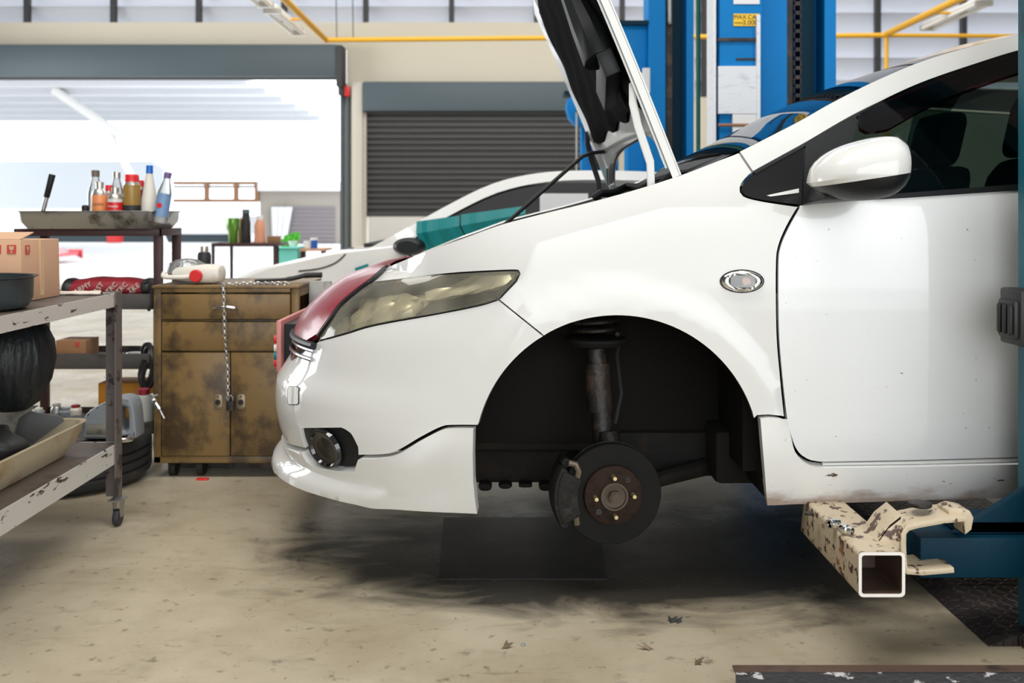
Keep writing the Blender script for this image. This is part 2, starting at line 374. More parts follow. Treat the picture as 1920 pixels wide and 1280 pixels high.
def checker_mat():
    m = mat('checker_plate', (.06, .05, .05), .45, metal=.5, dirt=.55, dcol=(.12, .09, .085), dscale=9)
    nt = m.node_tree; b = nt.nodes['Principled BSDF']; tc = nt.nodes.new('ShaderNodeTexCoord')
    hs = []
    for ang, off in ((PI/4, 0), (-PI/4, .5)):
        mp = nt.nodes.new('ShaderNodeMapping'); mp.inputs['Rotation'].default_value = (0, 0, ang); mp.inputs['Scale'].default_value = (26, 26, 1)
        mp.inputs['Location'].default_value = (off, off, 0)
        nt.links.new(tc.outputs['Object'], mp.inputs['Vector'])
        sx = nt.nodes.new('ShaderNodeSeparateXYZ'); nt.links.new(mp.outputs[0], sx.inputs[0])
        pr = None
        for i, k in ((0, .30), (1, .12)):
            fr = nt.nodes.new('ShaderNodeMath'); fr.operation = 'PINGPONG'; fr.inputs[1].default_value = .5
            nt.links.new(sx.outputs[i], fr.inputs[0])
            r = nt.nodes.new('ShaderNodeMapRange'); r.inputs[1].default_value = k+.05; r.inputs[2].default_value = k-.05
            nt.links.new(fr.outputs[0], r.inputs[0])
            if pr is None: pr = r.outputs[0]
            else:
                mu = nt.nodes.new('ShaderNodeMath'); mu.operation = 'MULTIPLY'; nt.links.new(pr, mu.inputs[0]); nt.links.new(r.outputs[0], mu.inputs[1]); pr = mu.outputs[0]
        hs.append(pr)
    mx = nt.nodes.new('ShaderNodeMath'); mx.operation = 'MAXIMUM'; nt.links.new(hs[0], mx.inputs[0]); nt.links.new(hs[1], mx.inputs[1])
    bp = nt.nodes.new('ShaderNodeBump'); bp.inputs['Distance'].default_value = .004; bp.inputs['Strength'].default_value = 1
    nt.links.new(mx.outputs[0], bp.inputs['Height']); nt.links.new(bp.outputs[0], b.inputs['Normal'])
    return m
M['checker'] = checker_mat()

def text_part(name, body, size, origin, ux, uz, m, parent, extrude=.0006, label=None):
    cu = bpy.data.curves.new('lettering', 'FONT'); cu.body = body; cu.size = size; cu.extrude = extrude; cu.align_x = 'CENTER'; cu.align_y = 'CENTER'
    o = bpy.data.objects.new('lettering', cu); me = bpy.data.meshes.new_from_object(o)
    bpy.data.objects.remove(o); bpy.data.curves.remove(cu)
    ux = Vector(ux).normalized(); uz = Vector(uz).normalized(); n = ux.cross(uz)
    mt = Matrix((( ux.x, uz.x, n.x, origin[0]), (ux.y, uz.y, n.y, origin[1]), (ux.z, uz.z, n.z, origin[2]), (0, 0, 0, 1)))
    me.transform(mt); me.materials.clear()
    return link_mesh(name, me, m, parent, smooth=False)

def struct(o, label=None):
    o['kind'] = 'structure'
    return o
# ================================================================ the setting
WY = 14.0; WS = F/WY
def wx(px): return (px-HX)/WS
def wz(py): return CAMZ-(py-HY)/WS
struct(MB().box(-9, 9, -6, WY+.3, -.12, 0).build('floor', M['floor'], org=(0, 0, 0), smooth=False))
struct(MB().box(-9, 9, -6, WY+.3, 6, 6.1).build('ceiling', M['ceil'], smooth=False))
struct(MB().box(-9.15, -9, -6, 6, 0, 6).box(-9.15, -9, 13, WY+.3, 0, 6).box(-9.15, -9, 6, 13, 3.6, 6).build('wall_left', M['sidewall'], smooth=False))  # opening added in this unseen wall to let light onto the rear floor
struct(MB().box(9, 9.15, -6, WY+.3, 0, 6).build('wall_right', M['sidewall'], smooth=False))
wf = MB(); wf.box(-9, 9, -6.15, -6, 4.8, 6).box(-9, -2.6, -6.15, -6, 0, 4.8).box(8.6, 9, -6.15, -6, 0, 4.8)
struct(wf.build('wall_front', M['sidewall'], smooth=False))
b = MB()
b.box(-9, 2.45, WY, WY+.25, wz(88), wz(42))
b.box(wx(650), 2.45, WY, WY+.25, wz(157), wz(88))
b.box(wx(638), wx(686), WY, WY+.25, 0, wz(157))
b.box(1.45, 9, WY, WY+.25, 0, wz(182))
b.box(-9, 9, WY, WY+.25, 5.3, 6)
struct(b.build('wall_back', M['wall'], smooth=False))
struct(MB().box(wx(664), wx(684), WY-.22, WY-.002, 0, wz(157)).build('trim_1', M['wallpale'], bevel=.01))
struct(MB().box(wx(640), wx(646), WY-.1, WY-.002, 0, wz(150)).box(wx(652), wx(657), WY-.14, WY-.002, 0, wz(175)).build('trim_2', M['shutbox']))
struct(MB().box(wx(630), wx(675), WY-.12, WY-.003, wz(-20), 5.3).build('trim_3', M['louver']))

d1 = thing('door_1', None, None, (-5.7, WY, wz(150))); struct(d1)
MB().box(-9, wx(638), WY-.32, WY-.01, wz(149), wz(90)).build('shutter_box', M['shutbox'], d1, bevel=.02)
MB().box(-9, wx(637), WY-.18, WY-.1, wz(152), wz(149)).build('shutter_bottom_bar', M['frame'], d1)
mb = MB().box(wx(638), wx(650), WY-.36, WY-.01, wz(168), wz(92)); mb.cyl((wx(645), WY-.2, wz(140)), (wx(645), WY-.2, wz(182)), .05).build('shutter_motor', M['frame'], d1, bevel=.015)
MB().box(wx(651), wx(661), WY-.24, WY-.16, wz(184), wz(165)).build('control_knob', M['red'], d1, bevel=.01)

d2 = thing('door_2', None, None, (.2, WY, wz(157))); struct(d2)
MB().box(wx(686), 1.45, WY-.3, WY-.01, wz(212), wz(158)).build('shutter_box', M['shutbox'], d2, bevel=.02)
prof = []
z = wz(404); k = 0
while z < wz(213):
    prof += [(WY-.10, z), (WY-.135, z+.015), (WY-.135, z+.055), (WY-.10, z+.068)]; z += .082
mb = MB(); mb.prism([(a, b_) for a, b_ in prof]+[(WY-.05, prof[-1][1]), (WY-.05, prof[0][1])], wx(686), 1.45, 'yz')
M['slat'] = mat('grey_roller_slats', (.072, .07, .07), .45, metal=.3)
mb.build('slat_curtain', M['slat'], d2, smooth=False)
MB().box(wx(686), 1.45, WY-.14, WY-.04, wz(406), wz(399)).build('shutter_bottom_bar', M['frame'], d2)
MB().box(wx(683), wx(690), WY-.16, WY-.02, 0, wz(213)).build('guide_rail', M['wallpale'], d2)

mt = bpy.data.materials.new('translucent_louver'); mt.use_nodes = True; nt = mt.node_tree
for n in list(nt.nodes): nt.nodes.remove(n)
o_ = nt.nodes.new('ShaderNodeOutputMaterial'); df = nt.nodes.new('ShaderNodeBsdfDiffuse'); tl = nt.nodes.new('ShaderNodeBsdfTranslucent'); mx = nt.nodes.new('ShaderNodeMixShader')
df.inputs[0].default_value = (.8, .8, .82, 1); tl.inputs[0].default_value = (.62, .64, .69, 1); mx.inputs[0].default_value = .5
nt.links.new(df.outputs[0], mx.inputs[1]); nt.links.new(tl.outputs[0], mx.inputs[2]); nt.links.new(mx.outputs[0], o_.inputs[0])
def louvers(name, x0, x1, z0, z1, mull):
    mb = MB(); z = z0-.04
    while z < z1:
        mb.add([(x0, WY+.34, z-.02), (x1, WY+.34, z-.02), (x1, WY+.16, z+.30), (x0, WY+.16, z+.30),
                (x0, WY+.348, z-.02), (x1, WY+.348, z-.02), (x1, WY+.168, z+.30), (x0, WY+.168, z+.30)],
               [(0, 1, 2, 3), (4, 7, 6, 5), (0, 4, 5, 1), (2, 6, 7, 3), (1, 5, 6, 2), (0, 3, 7, 4)]); z += .32
    w_ = thing(name, None, None, ((x0+x1)/2, WY, z0)); struct(w_)
    mb.build('louver_slats', mt, w_, smooth=False)
    for m_ in mull:
        MB().box(wx(m_)-.035, wx(m_)+.035, WY+.05, WY+.15, z0, z1).build('mullion', M['frame'], w_)
louvers('window_1', -9, 2.45, wz(42), 5.3, (-280, -117, 45, 208, 369, 530, 684, 846, 1006, 1168))
louvers('window_2', 2.5, 9, wz(182), 5.3, (1322, 1486, 1650, 1812))
struct(MB().box(2.42, 2.55, WY-.1, WY+.3, wz(182), 5.3).build('trim_4', M['wall']))

# ---- outdoors, seen through the open door
struct(MB().box(-60, 40, WY+.3, 90, -.15, -.02).build('ground', M['asphalt'], smooth=False, org=(0, 20, -.02)))
OY = 34.0; OS = F/OY
def ox(px): return (px-HX)/OS
def oz(py): return CAMZ-(py-HY)/OS
t = thing('workshop_building', 'cream workshop block with a pale roller shutter, seen beyond the open doorway', 'building', (-8, OY, 0))
MB().box(ox(487), ox(900), OY, OY+5, 0, oz(342)).build('wall', M['outcream'], t, smooth=False)
MB().box(ox(487), ox(900), OY-.3, OY, oz(358), oz(342)).build('eave', M['outwhite'], t, smooth=False)
prof = []
z = 0
while z < oz(388): prof += [(OY-.06, z), (OY-.10, z+.06), (OY-.06, z+.12)]; z += .14
MB().prism(prof+[(OY-.01, prof[-1][1]), (OY-.01, 0)], ox(510), ox(628), 'yz').build('roller_shutter', mat('lilac_shutter', (.24, .215, .225), .6), t, smooth=False)
rs = []
for j, (xx, zz) in enumerate(((512, 388), (551, 388), (538, 470), (528, 520))): rs.append((ox(xx), OY-.2, oz(zz)))
cur = MB()
for k in range(7):
    a = k/7; b2 = (k+1)/7
    def cp(t_, zf):
        top = (ox(512+39*t_), oz(388)); bot = (ox(516+12*t_), oz(520))
        return (top[0]+(bot[0]-top[0])*zf, OY-.25-.06*(k % 2), top[1]+(bot[1]-top[1])*zf)
    cur.add([cp(a, 0), cp(b2, 0), cp(b2, 1), cp(a, 1), tuple(x+y for x, y in zip(cp(a, 0), (0, .05, 0))), tuple(x+y for x, y in zip(cp(b2, 0), (0, .05, 0))), tuple(x+y for x, y in zip(cp(b2, 1), (0, .05, 0))), tuple(x+y for x, y in zip(cp(a, 1), (0, .05, 0)))],
            [(0, 1, 2, 3), (4, 5, 6, 7), (0, 1, 5, 4), (1, 2, 6, 5), (2, 3, 7, 6), (3, 0, 4, 7)])
cur.build('curtain', M['outwhite'], t, smooth=False)
t = thing('loading_shed', 'pale open shed with orange pipes under its eave beyond the doorway', 'building', (-14, OY+2, 0))
MB().box(ox(-80), ox(486), OY+1, OY+2, oz(440), oz(405)).build('fascia', M['outwhite'], t, smooth=False)
MB().box(ox(-80), ox(440), OY+1.5, OY+2.2, oz(456), oz(412)).build('shutter_band', M['outblue'], t, smooth=False)
MB().box(ox(-80), ox(325), OY-1, OY-.6, oz(392), oz(305)).build('cladding', mat('pale_cladding', (.72, .76, .80), .7), t, smooth=False)
for yy in (343, 376): MB().cyl((ox(325), OY, oz(yy)), (ox(485), OY, oz(yy)), .06).build('pipe', M['orangep'], t)
MB().cyl((ox(325), OY, oz(350)), (ox(485), OY, oz(350)), .04).build('pipe', M['frame'], t)
for xx in (388, 443, 482): MB().box(ox(xx)-.07, ox(xx)+.07, OY-.1, OY+.1, oz(378), oz(340)).build('bracket', M['orangep'], t)
MB().box(ox(200), ox(222), OY, OY+.4, 0, oz(440)).build('post', M['red'], t)
MB().box(ox(180), ox(520), OY+12, OY+13, -.02, .9).build('low_wall', M['outwhite'], t, smooth=False)
# canopy roof with struts over the yard, left
t = thing('yard_canopy', 'white translucent canopy roof on slanting struts over the yard outside', 'canopy', (-12, 24, 0))
cm = MB()
for k in range(9):
    y0 = 18+k*1.8; cm.box(-22, -6.2, y0, y0+1.7, 4.15+.0*k, 4.2)
cm.build('roof_sheet', mat('canopy_sheet', (.84, .86, .88), .7), t, smooth=False)
for k in range(9): MB().box(-22, -6.2, 17.95+k*1.8-.05, 17.95+k*1.8+.03, 4.0, 4.15).build('purlin', mat('canopy_purlin', (.6, .62, .66), .6) if k == 0 else bpy.data.materials['canopy_purlin'], t)
MB().cyl((-11.5, 25, 4.1), (-8.3, 25, 1.9), .11).build('strut', M['white'], t)
MB().cyl((-10.2, 25, 3.2), (-8.6, 25, 0), .09).build('strut', M['white'], t)

def far_car(name, label, x0, x1, y, z0, zb, zr, paint, cab):
    t = thing(name, label, 'car', ((x0+x1)/2, y, z0))
    L = x1-x0
    body = [(x0, z0+.2), (x0+.02*L, zb-.12), (x0+.25*L, zb), (x1-.08*L, zb), (x1, zb-.15), (x1, z0+.2)]
    MB().prism(body, y, y+1.7).build('body', paint, t, bevel=.06)
    cb = [(x0+cab[0]*L, zb-.02), (x0+cab[1]*L, zr-.04), (x0+(cab[1]+.06)*L, zr), (x0+cab[2]*L, zr), (x0+cab[3]*L, zb-.02)]
    MB().prism(cb, y+.12, y+1.58).build('cabin_glass', M['glossblack'], t, bevel=.05)
    rf = [(x0+cab[1]*L, zr-.03), (x0+(cab[1]+.06)*L, zr+.02), (x0+cab[2]*L, zr+.02), (x0+(cab[2]+.03)*L, zr-.05)]
    MB().prism(rf, y+.1, y+1.6).build('roof', paint, t, bevel=.02)
    for xx in (.2, .8): MB().cyl((x0+xx*L, y-.02, z0+.3), (x0+xx*L, y+.2, z0+.3), .3).build('wheel', M['rubber'], t)
far_car('parked_car', 'red car parked outside beyond the doorway, partly behind a steel stand leg', -13.2, -9.2, 19.0+.5, -.02, .28, .42, M['redcar'], (.1, .25, .7, .85))
ORG_FIX = None
far_car('parked_car', 'dark silver car parked outside, left of the red car', -17.6, -13.9, 21.8, -.02, .0+.12, .22, M['silvercar'], (-.1, .1, .45, .9))
# ================================================================ the white car on the lift
YC = 3.35; W0 = .845; XS = .15
HUBX, HUBZ, ARCR = .264, .387, .357
def zb_(x): return .875+.30*(x+.33)
def wfun(a, x, z):
    """a = 0..1 weight of corner curve (sin^e); returns half width"""
    W = W0
    zt = min(zb_(x)-.055, 1.035)
    u = z-zt
    sp = .03*math.log(1+math.exp(max(-30, min(30, u/.03))))
    W -= .50*sp
    if u > 0.25: W -= .10*(u-.25)
    if z < .42: W -= .45*(.42-z)**1.5
    W -= .03*max(0, x-1.2)**2*.3
    # gentle barrel + crease
    W -= .05*(z-.72)**2
    r = math.hypot(x-HUBX, z-HUBZ)
    if z > .2: W += .011*(1-sstep(ARCR+.06, ARCR+.085, r))*sstep(.22, .3, z)*sstep(-.25, .1, x)
    W += .006*sstep(.93, .88, z)*sstep(.2, .6, x) if False else 0
    return W
XN = []   # (z, xn)
def xn(z): return interp(z, XN)
EE = .80
def surf(T, z):
    """T: metres along the plan outline from the nose centre"""
    if T < 1.2:
        a = max(0, T)/1.2*PI/2
        L = XS-xn(z); x = XS-L*max(0, math.cos(a))**EE; s = math.sin(a)**EE
        return x, wfun(s, x, z)*s
    x = XS+(T-1.2); return x, wfun(1, x, z)
def surfT(T, z, side=-1, off=0.0):
    x, w_ = surf(T, z)
    if off:
        e = .006
        xa, wa = surf(max(0, T-e), z); xb, wb = surf(T+e, z)
        xc, wc = surf(T, z-e); xd, wd = surf(T, z+e)
        tT = Vector((xb-xa, side*(wb-wa), 0)); tz = Vector((xd-xc, side*(wd-wc), 2*e))
        n = tT.cross(tz); n = n if side < 0 else -n
        if n.length > 1e-9: n.normalize()
        else: n = Vector((-1, 0, 0))
        return Vector((x, YC+side*w_, z))+n*off
    return Vector((x, YC+side*w_, z))
def proj(v):
    return HX+F*v[0]/v[1], HY-F*(v[2]-CAMZ)/v[1]
def fixz(T, py):
    z = .6
    d = 2.5
    for _ in range(7):
        z = CAMZ-(py-HY)*d/F
        d = YC-surf(T, z)[1]
    return z, d
def pxat(T, py):
    z, d = fixz(T, py); return HX+F*surf(T, z)[0]/d
# fit the nose so its silhouette follows the photograph's
SIL = [(520, 858), (517, 867), (524, 880), (545, 898), (585, 922)]
SILH = [(725, 500), (690, 508), (655, 522), (620, 545), (585, 575), (562, 605), (553, 632), (546, 655), (541, 672), (532, 686), (520, 700), (516, 730), (517, 760), (524, 795), (535, 822), (543, 836), (538, 843), (524, 851), (517, 862), (518, 872), (532, 890), (560, 908), (600, 928), (690, 945)]
def build_xn():
    tab = []
    for px, py in SILH:
        d = 3.0
        for it in range(6):
            z = CAMZ-(py-HY)*d/F
            lo, hi = -1.3, .1
            for _ in range(22):
                mid = (lo+hi)/2; XN[:] = [(0, mid)]
                best = min(((HX+F*surf(T, z)[0]/(YC-surf(T, z)[1])), T) for T in [i*.03 for i in range(0, 40)])
                if best[0] < px: lo = mid
                else: hi = mid
            d = YC-surf(best[1], z)[1]
        tab.append((z, (lo+hi)/2))
    tab.sort()
    out = [tab[0]]
    for z, x in tab[1:]:
        if z-out[-1][0] > .003: out.append((z, x))
    XN[:] = [(out[0][0]-.05, out[0][1]+.08)]+out
build_xn()
def px2tz(px, py):
    Ts = [i*.04 for i in range(0, 31)]
    v = [pxat(T, py) for T in Ts]; k = min(range(len(v)), key=lambda i: v[i])
    lo = Ts[k]; hi = 4.5
    if v[k] >= px: return lo, fixz(lo, py)[0]
    for _ in range(26):
        mid = (lo+hi)/2
        if pxat(mid, py) < px: lo = mid
        else: hi = mid
    T = (lo+hi)/2; return T, fixz(T, py)[0]

def pip(x, y, poly):
    c = False; n = len(poly); j = n-1
    for i in range(n):
        xi, yi = poly[i]; xj, yj = poly[j]
        if (yi > y) != (yj > y) and x < (xj-xi)*(y-yi)/(yj-yi)+xi: c = not c
        j = i
    return c
def inset(poly, d):
    A = sum(poly[i][0]*poly[(i+1) % len(poly)][1]-poly[(i+1) % len(poly)][0]*poly[i][1] for i in range(len(poly)))
    sg = 1 if A > 0 else -1; out = []; n = len(poly)
    for i in range(n):
        a = Vector(poly[i-1]); b = Vector(poly[i]); c = Vector(poly[(i+1) % n])
        e1 = (b-a); e2 = (c-b)
        if e1.length < 1e-9 or e2.length < 1e-9: out.append(tuple(b)); continue
        n1 = Vector((-e1.y, e1.x)).normalized()*sg; n2 = Vector((-e2.y, e2.x)).normalized()*sg
        m = (n1+n2); m = m.normalized() if m.length > .2 else n1
        out.append((b.x+m.x*d, b.y+m.y*d))
    return out
def dedupe(poly, e=1e-4):
    out = []
    for p in poly:
        if not out or math.hypot(p[0]-out[-1][0], p[1]-out[-1][1]) > e: out.append(p)
    if math.hypot(out[0][0]-out[-1][0], out[0][1]-out[-1][1]) < e: out.pop()
    return out
def fill(poly, holes, grid, gy=None):
    """poly in (T,z). returns verts2d, tris, boundary loops (index lists)"""
    gy = gy or grid
    loops = [dedupe(poly)]+[dedupe(h) for h in holes]
    pts = []; edges = []
    for lp in loops:
        b0 = len(pts); pts += lp; edges += [(b0+i, b0+(i+1) % len(lp)) for i in range(len(lp))]
    nb = len(pts)
    xs_ = [p[0] for p in loops[0]]; ys_ = [p[1] for p in loops[0]]
    bd = pts[:nb]
    cell = {}
    for p in bd: cell.setdefault((int(p[0]//grid), int(p[1]//gy)), []).append(p)
    x = min(xs_)+grid/2
    while x < max(xs_):
        y = min(ys_)+gy/2
        while y < max(ys_):
            if pip(x, y, loops[0]) and not any(pip(x, y, h) for h in loops[1:]):
                ci, cj = int(x//grid), int(y//gy); ok = True
                for i in (-1, 0, 1):
                    for j in (-1, 0, 1):
                        for q in cell.get((ci+i, cj+j), ()):
                            if abs(q[0]-x) < grid*.42 and abs(q[1]-y) < gy*.42: ok = False
                if ok: pts.append((x, y))
            y += gy
        x += grid
    v, e, f, vo, eo, fo = delaunay_2d_cdt([Vector(p) for p in pts], edges, [], 0, 1e-6)
    tris = []
    for t_ in f:
        cx = sum(v[i].x for i in t_)/3; cy = sum(v[i].y for i in t_)/3
        if pip(cx, cy, loops[0]) and not any(pip(cx, cy, h) for h in loops[1:]): tris.append(tuple(t_))
    return [tuple(q) for q in v], tris
def to_tz(poly): return [px2tz(*p) if len(p) == 2 else (p[1], p[2]) for p in poly]
def panel(name, poly, m, parent, holes=(), grid=.03, off=0.0, side=-1, gap=0.0, depth=.012, ripple=None, both=False, tz=None, holes_tz=()):
    pz = tz if tz is not None else to_tz(poly)
    hz = [to_tz(h) for h in holes]+list(holes_tz)
    if gap: pz = inset(dedupe(pz, .001), gap)
    if both: pz = [(max(0, a), b_) for a, b_ in pz]
    v2, tris = fill(pz, hz, grid)
    mb = MB(); 
    ec = {}
    for t_ in tris:
        for i in range(3):
            k = (min(t_[i], t_[(i+1) % 3]), max(t_[i], t_[(i+1) % 3])); ec[k] = ec.get(k, 0)+1
    bed = [k for k, c in ec.items() if c == 1]
    for sd in ((-1, 1) if both else (side,)):
        def o_(p): return off+(ripple(p[0], p[1]) if ripple else 0)
        vv = [surfT(p[0], p[1], sd, o_(p) or 1e-9) for p in v2]
        base = len(vv); idx = {}
        rim = []
        for a, b_ in bed:
            if both and v2[a][0] < 1e-4 and v2[b_][0] < 1e-4: continue
            for q in (a, b_):
                if q not in idx: idx[q] = base+len(rim); rim.append(surfT(v2[q][0], v2[q][1], sd, o_(v2[q])-depth))
        fs = [t_ if sd < 0 else t_[::-1] for t_ in tris]
        for a, b_ in bed:
            if a in idx and b_ in idx and not (both and v2[a][0] < 1e-4 and v2[b_][0] < 1e-4): fs.append((a, b_, idx[b_], idx[a]))
        mb.add(vv+rim, fs)
    return mb.build(name, m, parent, smooth=True, angle=40, weld=both)

car = thing('hatchback_car', 'white car raised on the blue lift with its bonnet open and front wheel removed', 'car', (.9, YC, 0))
# wheel arch outline in pixels (left foot -> over the top -> right foot)
ARC = [(896, 797)]+[(1157+267*math.cos(math.radians(a)), 858-266*math.sin(math.radians(a))) for a in range(166, 15, -3)]+[(1420, 778)]
kL = min(range(len(ARC)), key=lambda i: abs(ARC[i][0]-1025)+ (0 if i < 30 else 999))
ARCL = ARC[:kL+1]; ARCR_ = ARC[kL:]
HL_TOP = spl([(975, 513), (972, 507), (940, 507), (850, 512), (760, 522), (700, 530), (665, 545)])
HL_IN = spl([(665, 545), (637, 568), (612, 598), (598, 640)])
HL_BOT = spl([(598, 640), (650, 626), (705, 610), (820, 589), (900, 573), (935, 562)])
HL_END = lin([(935, 562), (968, 528), (975, 513)])
hl = HL_TOP+HL_IN+HL_BOT+HL_END
# fender
fb = spl([(690, 530), (706, 514), (725, 501), (800, 470), (870, 445), (940, 420), (1020, 399), (1110, 377), (1200, 352), (1280, 326), (1340, 303), (1385, 286)], 10)
fb += lin([(1385, 286), (1410, 323)])+spl([(1410, 323), (1396, 337), (1388, 352), (1394, 367), (1430, 377), (1497, 387)])
fb += spl([(1497, 387), (1475, 425), (1460, 462), (1456, 500), (1457, 620), (1463, 700), (1471, 781)], 9)
fb += lin([(1471, 781), (1440, 778), (1420, 779)])+ARCR_[::-1]+lin([ARC[kL], (935, 562)])+HL_END+HL_TOP[:-8]
for sd in (-1, 1):
    fe = panel('fender', fb, M['paint'], car, side=sd, gap=.0018, grid=.028)
    fb_tz = None
# marker light on the near fender
mk0 = px2tz(1391, 527)
def mkr(T, z):
    r = math.hypot((T-mk0[0])/.052, (z-mk0[1])/.027)
    return .007*max(0, 1-((r-.78)/.24)**2)
c3 = surfT(*px2tz(1391, 527)); 
def ell(cx, cy, rx, ry, n=40, p=2.0):
    out = []
    for i in range(n):
        a = 2*PI*i/n; c_, s_ = math.cos(a), math.sin(a)
        out.append((cx+rx*math.copysign(abs(c_)**(2/p), c_), cy+ry*math.copysign(abs(s_)**(2/p), s_)))
    return out
for sd in (-1, 1):
    panel('marker_gasket', ell(1391, 527, 41.5, 22), M['seam'], car, side=sd, off=.003, grid=.012, depth=.004)
    rim_ = panel('side_marker', ell(1391, 527, 39, 20), M['chrome'], car, side=sd, off=.004, grid=.005, depth=.008, ripple=mkr)
    panel('lens', ell(1391, 527, 26, 14, p=4), M['seam'], rim_, side=sd, off=.0075, grid=.012, depth=.004)
    panel('lens', ell(1391, 527, 23, 11.5, p=4), M['clear'], rim_, side=sd, off=.012, grid=.012, depth=.004)
    panel('bulb', ell(1398, 527, 8, 7), M['amber'], rim_, side=sd, off=.009, grid=.012, depth=.002)
# bumper (both sides, one skin)
def zc(py, d=3.1): return CAMZ-(py-HY)*d/F
zlip_b, zlip_t = zc(905, 3.05), zc(843, 2.98)
FOG = spl([(562, 803), (640, 802)])+spl([(640, 802), (657, 812), (670, 838), (673, 858), (668, 876)])+spl([(668, 876), (640, 877), (600, 870), (582, 862), (570, 838), (562, 806)])
bb = HL_BOT[::-1][::1]
bp = lin([(598, 640), (572, 658), (547, 676)], 5)
pz = to_tz(bp); z676 = pz[-1][1]
top = [(0.0, z676+.0)]
botz = px2tz(545, 838)[1]
poly = [('t', 0, z676)]+[('t', T, z676) for T in (.1, .2, .3)]
bpoly = poly+bp[::-1]+HL_BOT+lin([(935, 562), ARC[kL]])+ARCL[::-1]
bpoly += spl([(894, 797), (850, 797), (828, 800), (790, 819), (745, 845), (715, 852), (676, 853)])
bpoly += [(672, 853), (671, 838)]+spl([(671, 838), (657, 812), (640, 802)])+lin([(640, 802), (562, 803)])+spl([(562, 803), (566, 822), (573, 840)])
bpoly += [('t', T, botz) for T in (.30, .2, .1, 0)]
panel('bumper', bpoly, M['paint'], car, both=True, gap=.0012, grid=.028, depth=.02)
# tow cover seam
tow = rrect(540, 561, 724, 759, 5, 4)
for o2, m2 in ((.0012, 'seam'), (.0022, 'paint')):
    q = tow if m2 == 'seam' else rrect(541.2, 559.8, 725.2, 757.6, 4, 4)
    panel('tow_cover', q, M[m2], car, off=o2, grid=.012, depth=.002)
# front skirt
ridge = [px2tz(838, 812), px2tz(700, 938)]
def rip(T, z):
    (a, b_), (c_, d_) = ridge
    L = math.hypot(c_-a, d_-b_); ux_, uz_ = (c_-a)/L, (d_-b_)/L
    s_ = (T-a)*uz_-(z-b_)*ux_          # signed distance
    al = (T-a)*ux_+(z-b_)*uz_
    fade = sstep(-.03, .12, al)*sstep(L+.06, L-.08, al)
    r = .020*math.exp(-(s_/.030)**2)-.010*sstep(-.04, .03, -s_)*0
    return .010+r*fade+.004*sstep(.33, .26, z)
sk = spl([(890, 801), (850, 801), (829, 804), (791, 823), (746, 849), (716, 856), (678, 857)])+[(675, 858), (672, 866), (669, 878)]
sk += spl([(668, 879), (640, 880), (600, 872), (581, 862), (571, 845)])
T0, z0_ = px2tz(560, 842)
sk += [('t', T, botz-.004) for T in (.3, .2, .1, 0)]
lipz = px2tz(524, 878)[1]
sk += [('t', T, z) for T, z in ((0, .225), (.15, .225), (.3, .228), (.45, .232))]
sk += spl([(640, 935), (690, 944), (760, 951), (830, 955), (897, 957)])+lin([(897, 957), (890, 900), (889, 850), (890, 801)])
panel('front_skirt', sk, M['paint'], car, both=True, gap=.0012, grid=.014, depth=.03, ripple=rip)
# fog lamp recess
for sd in (-1, 1):
    c_ = surfT(*px2tz(620, 840), sd)
    fo = panel('fog_lamp_recess', inset(FOG, -1), M['blackpl'], car, side=sd, off=-.012, grid=.014, depth=.03)
    tzc = px2tz(606, 842); cc = surfT(tzc[0], tzc[1], sd, -.01)
    nrm = (surfT(tzc[0], tzc[1], sd, .05)-surfT(tzc[0], tzc[1], sd, 1e-9)).normalized()
    d_ = (nrm*.35+Vector((-.9, sd*.45, 0))).normalized()
    mb = MB()
    def ring(r, h): 
        return (cc+nrm*.0)+d_*h, r
    prof_ = [(.046, -.002), (.050, .008), (.054, .009), (.056, -.004)]
    ax = nrm; u_ = ax.cross(Vector((0, 0, 1))).normalized(); w2 = ax.cross(u_)
    rs = []
    for r, h in ((.03, .002), (.045, .004), (.049, .012), (.054, .012), (.058, .002)):
        rs.append([cc+ax*h+u_*r*1.15*math.cos(2*PI*i/30)+w2*r*math.sin(2*PI*i/30) for i in range(30)])
    mb.rings(rs, cap=True).build('lamp_bezel', M['glossblack'], fo, fix=True)
# headlights
M['housing'] = mat('headlight_housing', (.42, .39, .30), .5, var=.3, dscale=20)
for sd in (-1, 1):
    h = panel('headlight', inset(hl, 1.5), M['housing'], car, side=sd, off=-.045, grid=.03, depth=.004)
    inner = [p for p in inset(hl, 7)]
    panel('bezel', inset(hl, 0), M['blackpl'], h, side=sd, off=-.004, grid=.03, depth=.05, holes=[inset(hl, 5)])
    refl = spl([(640, 600), (655, 562), (690, 538), (745, 530), (772, 540), (778, 565), (760, 590), (720, 603), (670, 616), (640, 622)], 6)
    panel('reflector', refl, M['reflector'], h, side=sd, off=-.036, grid=.02, depth=.01,
          ripple=lambda T, z: .012*math.sin(T*60)*math.sin(z*70))
    vis = lin([(790, 527), (860, 520), (950, 514), (962, 517), (930, 535), (860, 547), (788, 556)], 8)
    panel('turn_signal', vis, M['reflector'], h, side=sd, off=-.030, grid=.018, depth=.008, ripple=lambda T, z: .004*math.sin(z*420))
    dk = lin([(800, 562), (862, 553), (930, 541), (955, 522), (930, 556), (880, 568), (820, 580), (770, 588)], 8)
    panel('dark_trim', dk, M['blackpl'], h, side=sd, off=-.020, grid=.02, depth=.01)
    rib = lin([(606, 632), (618, 600), (636, 580), (632, 622)], 6)
    panel('ribbed_reflector', rib, M['reflector'], h, side=sd, off=-.03, grid=.012, depth=.008, ripple=lambda T, z: .003*math.sin(z*600))
    panel('lens', inset(hl, 2), M['lens'], h, side=sd, off=.003, grid=.022, depth=.004)
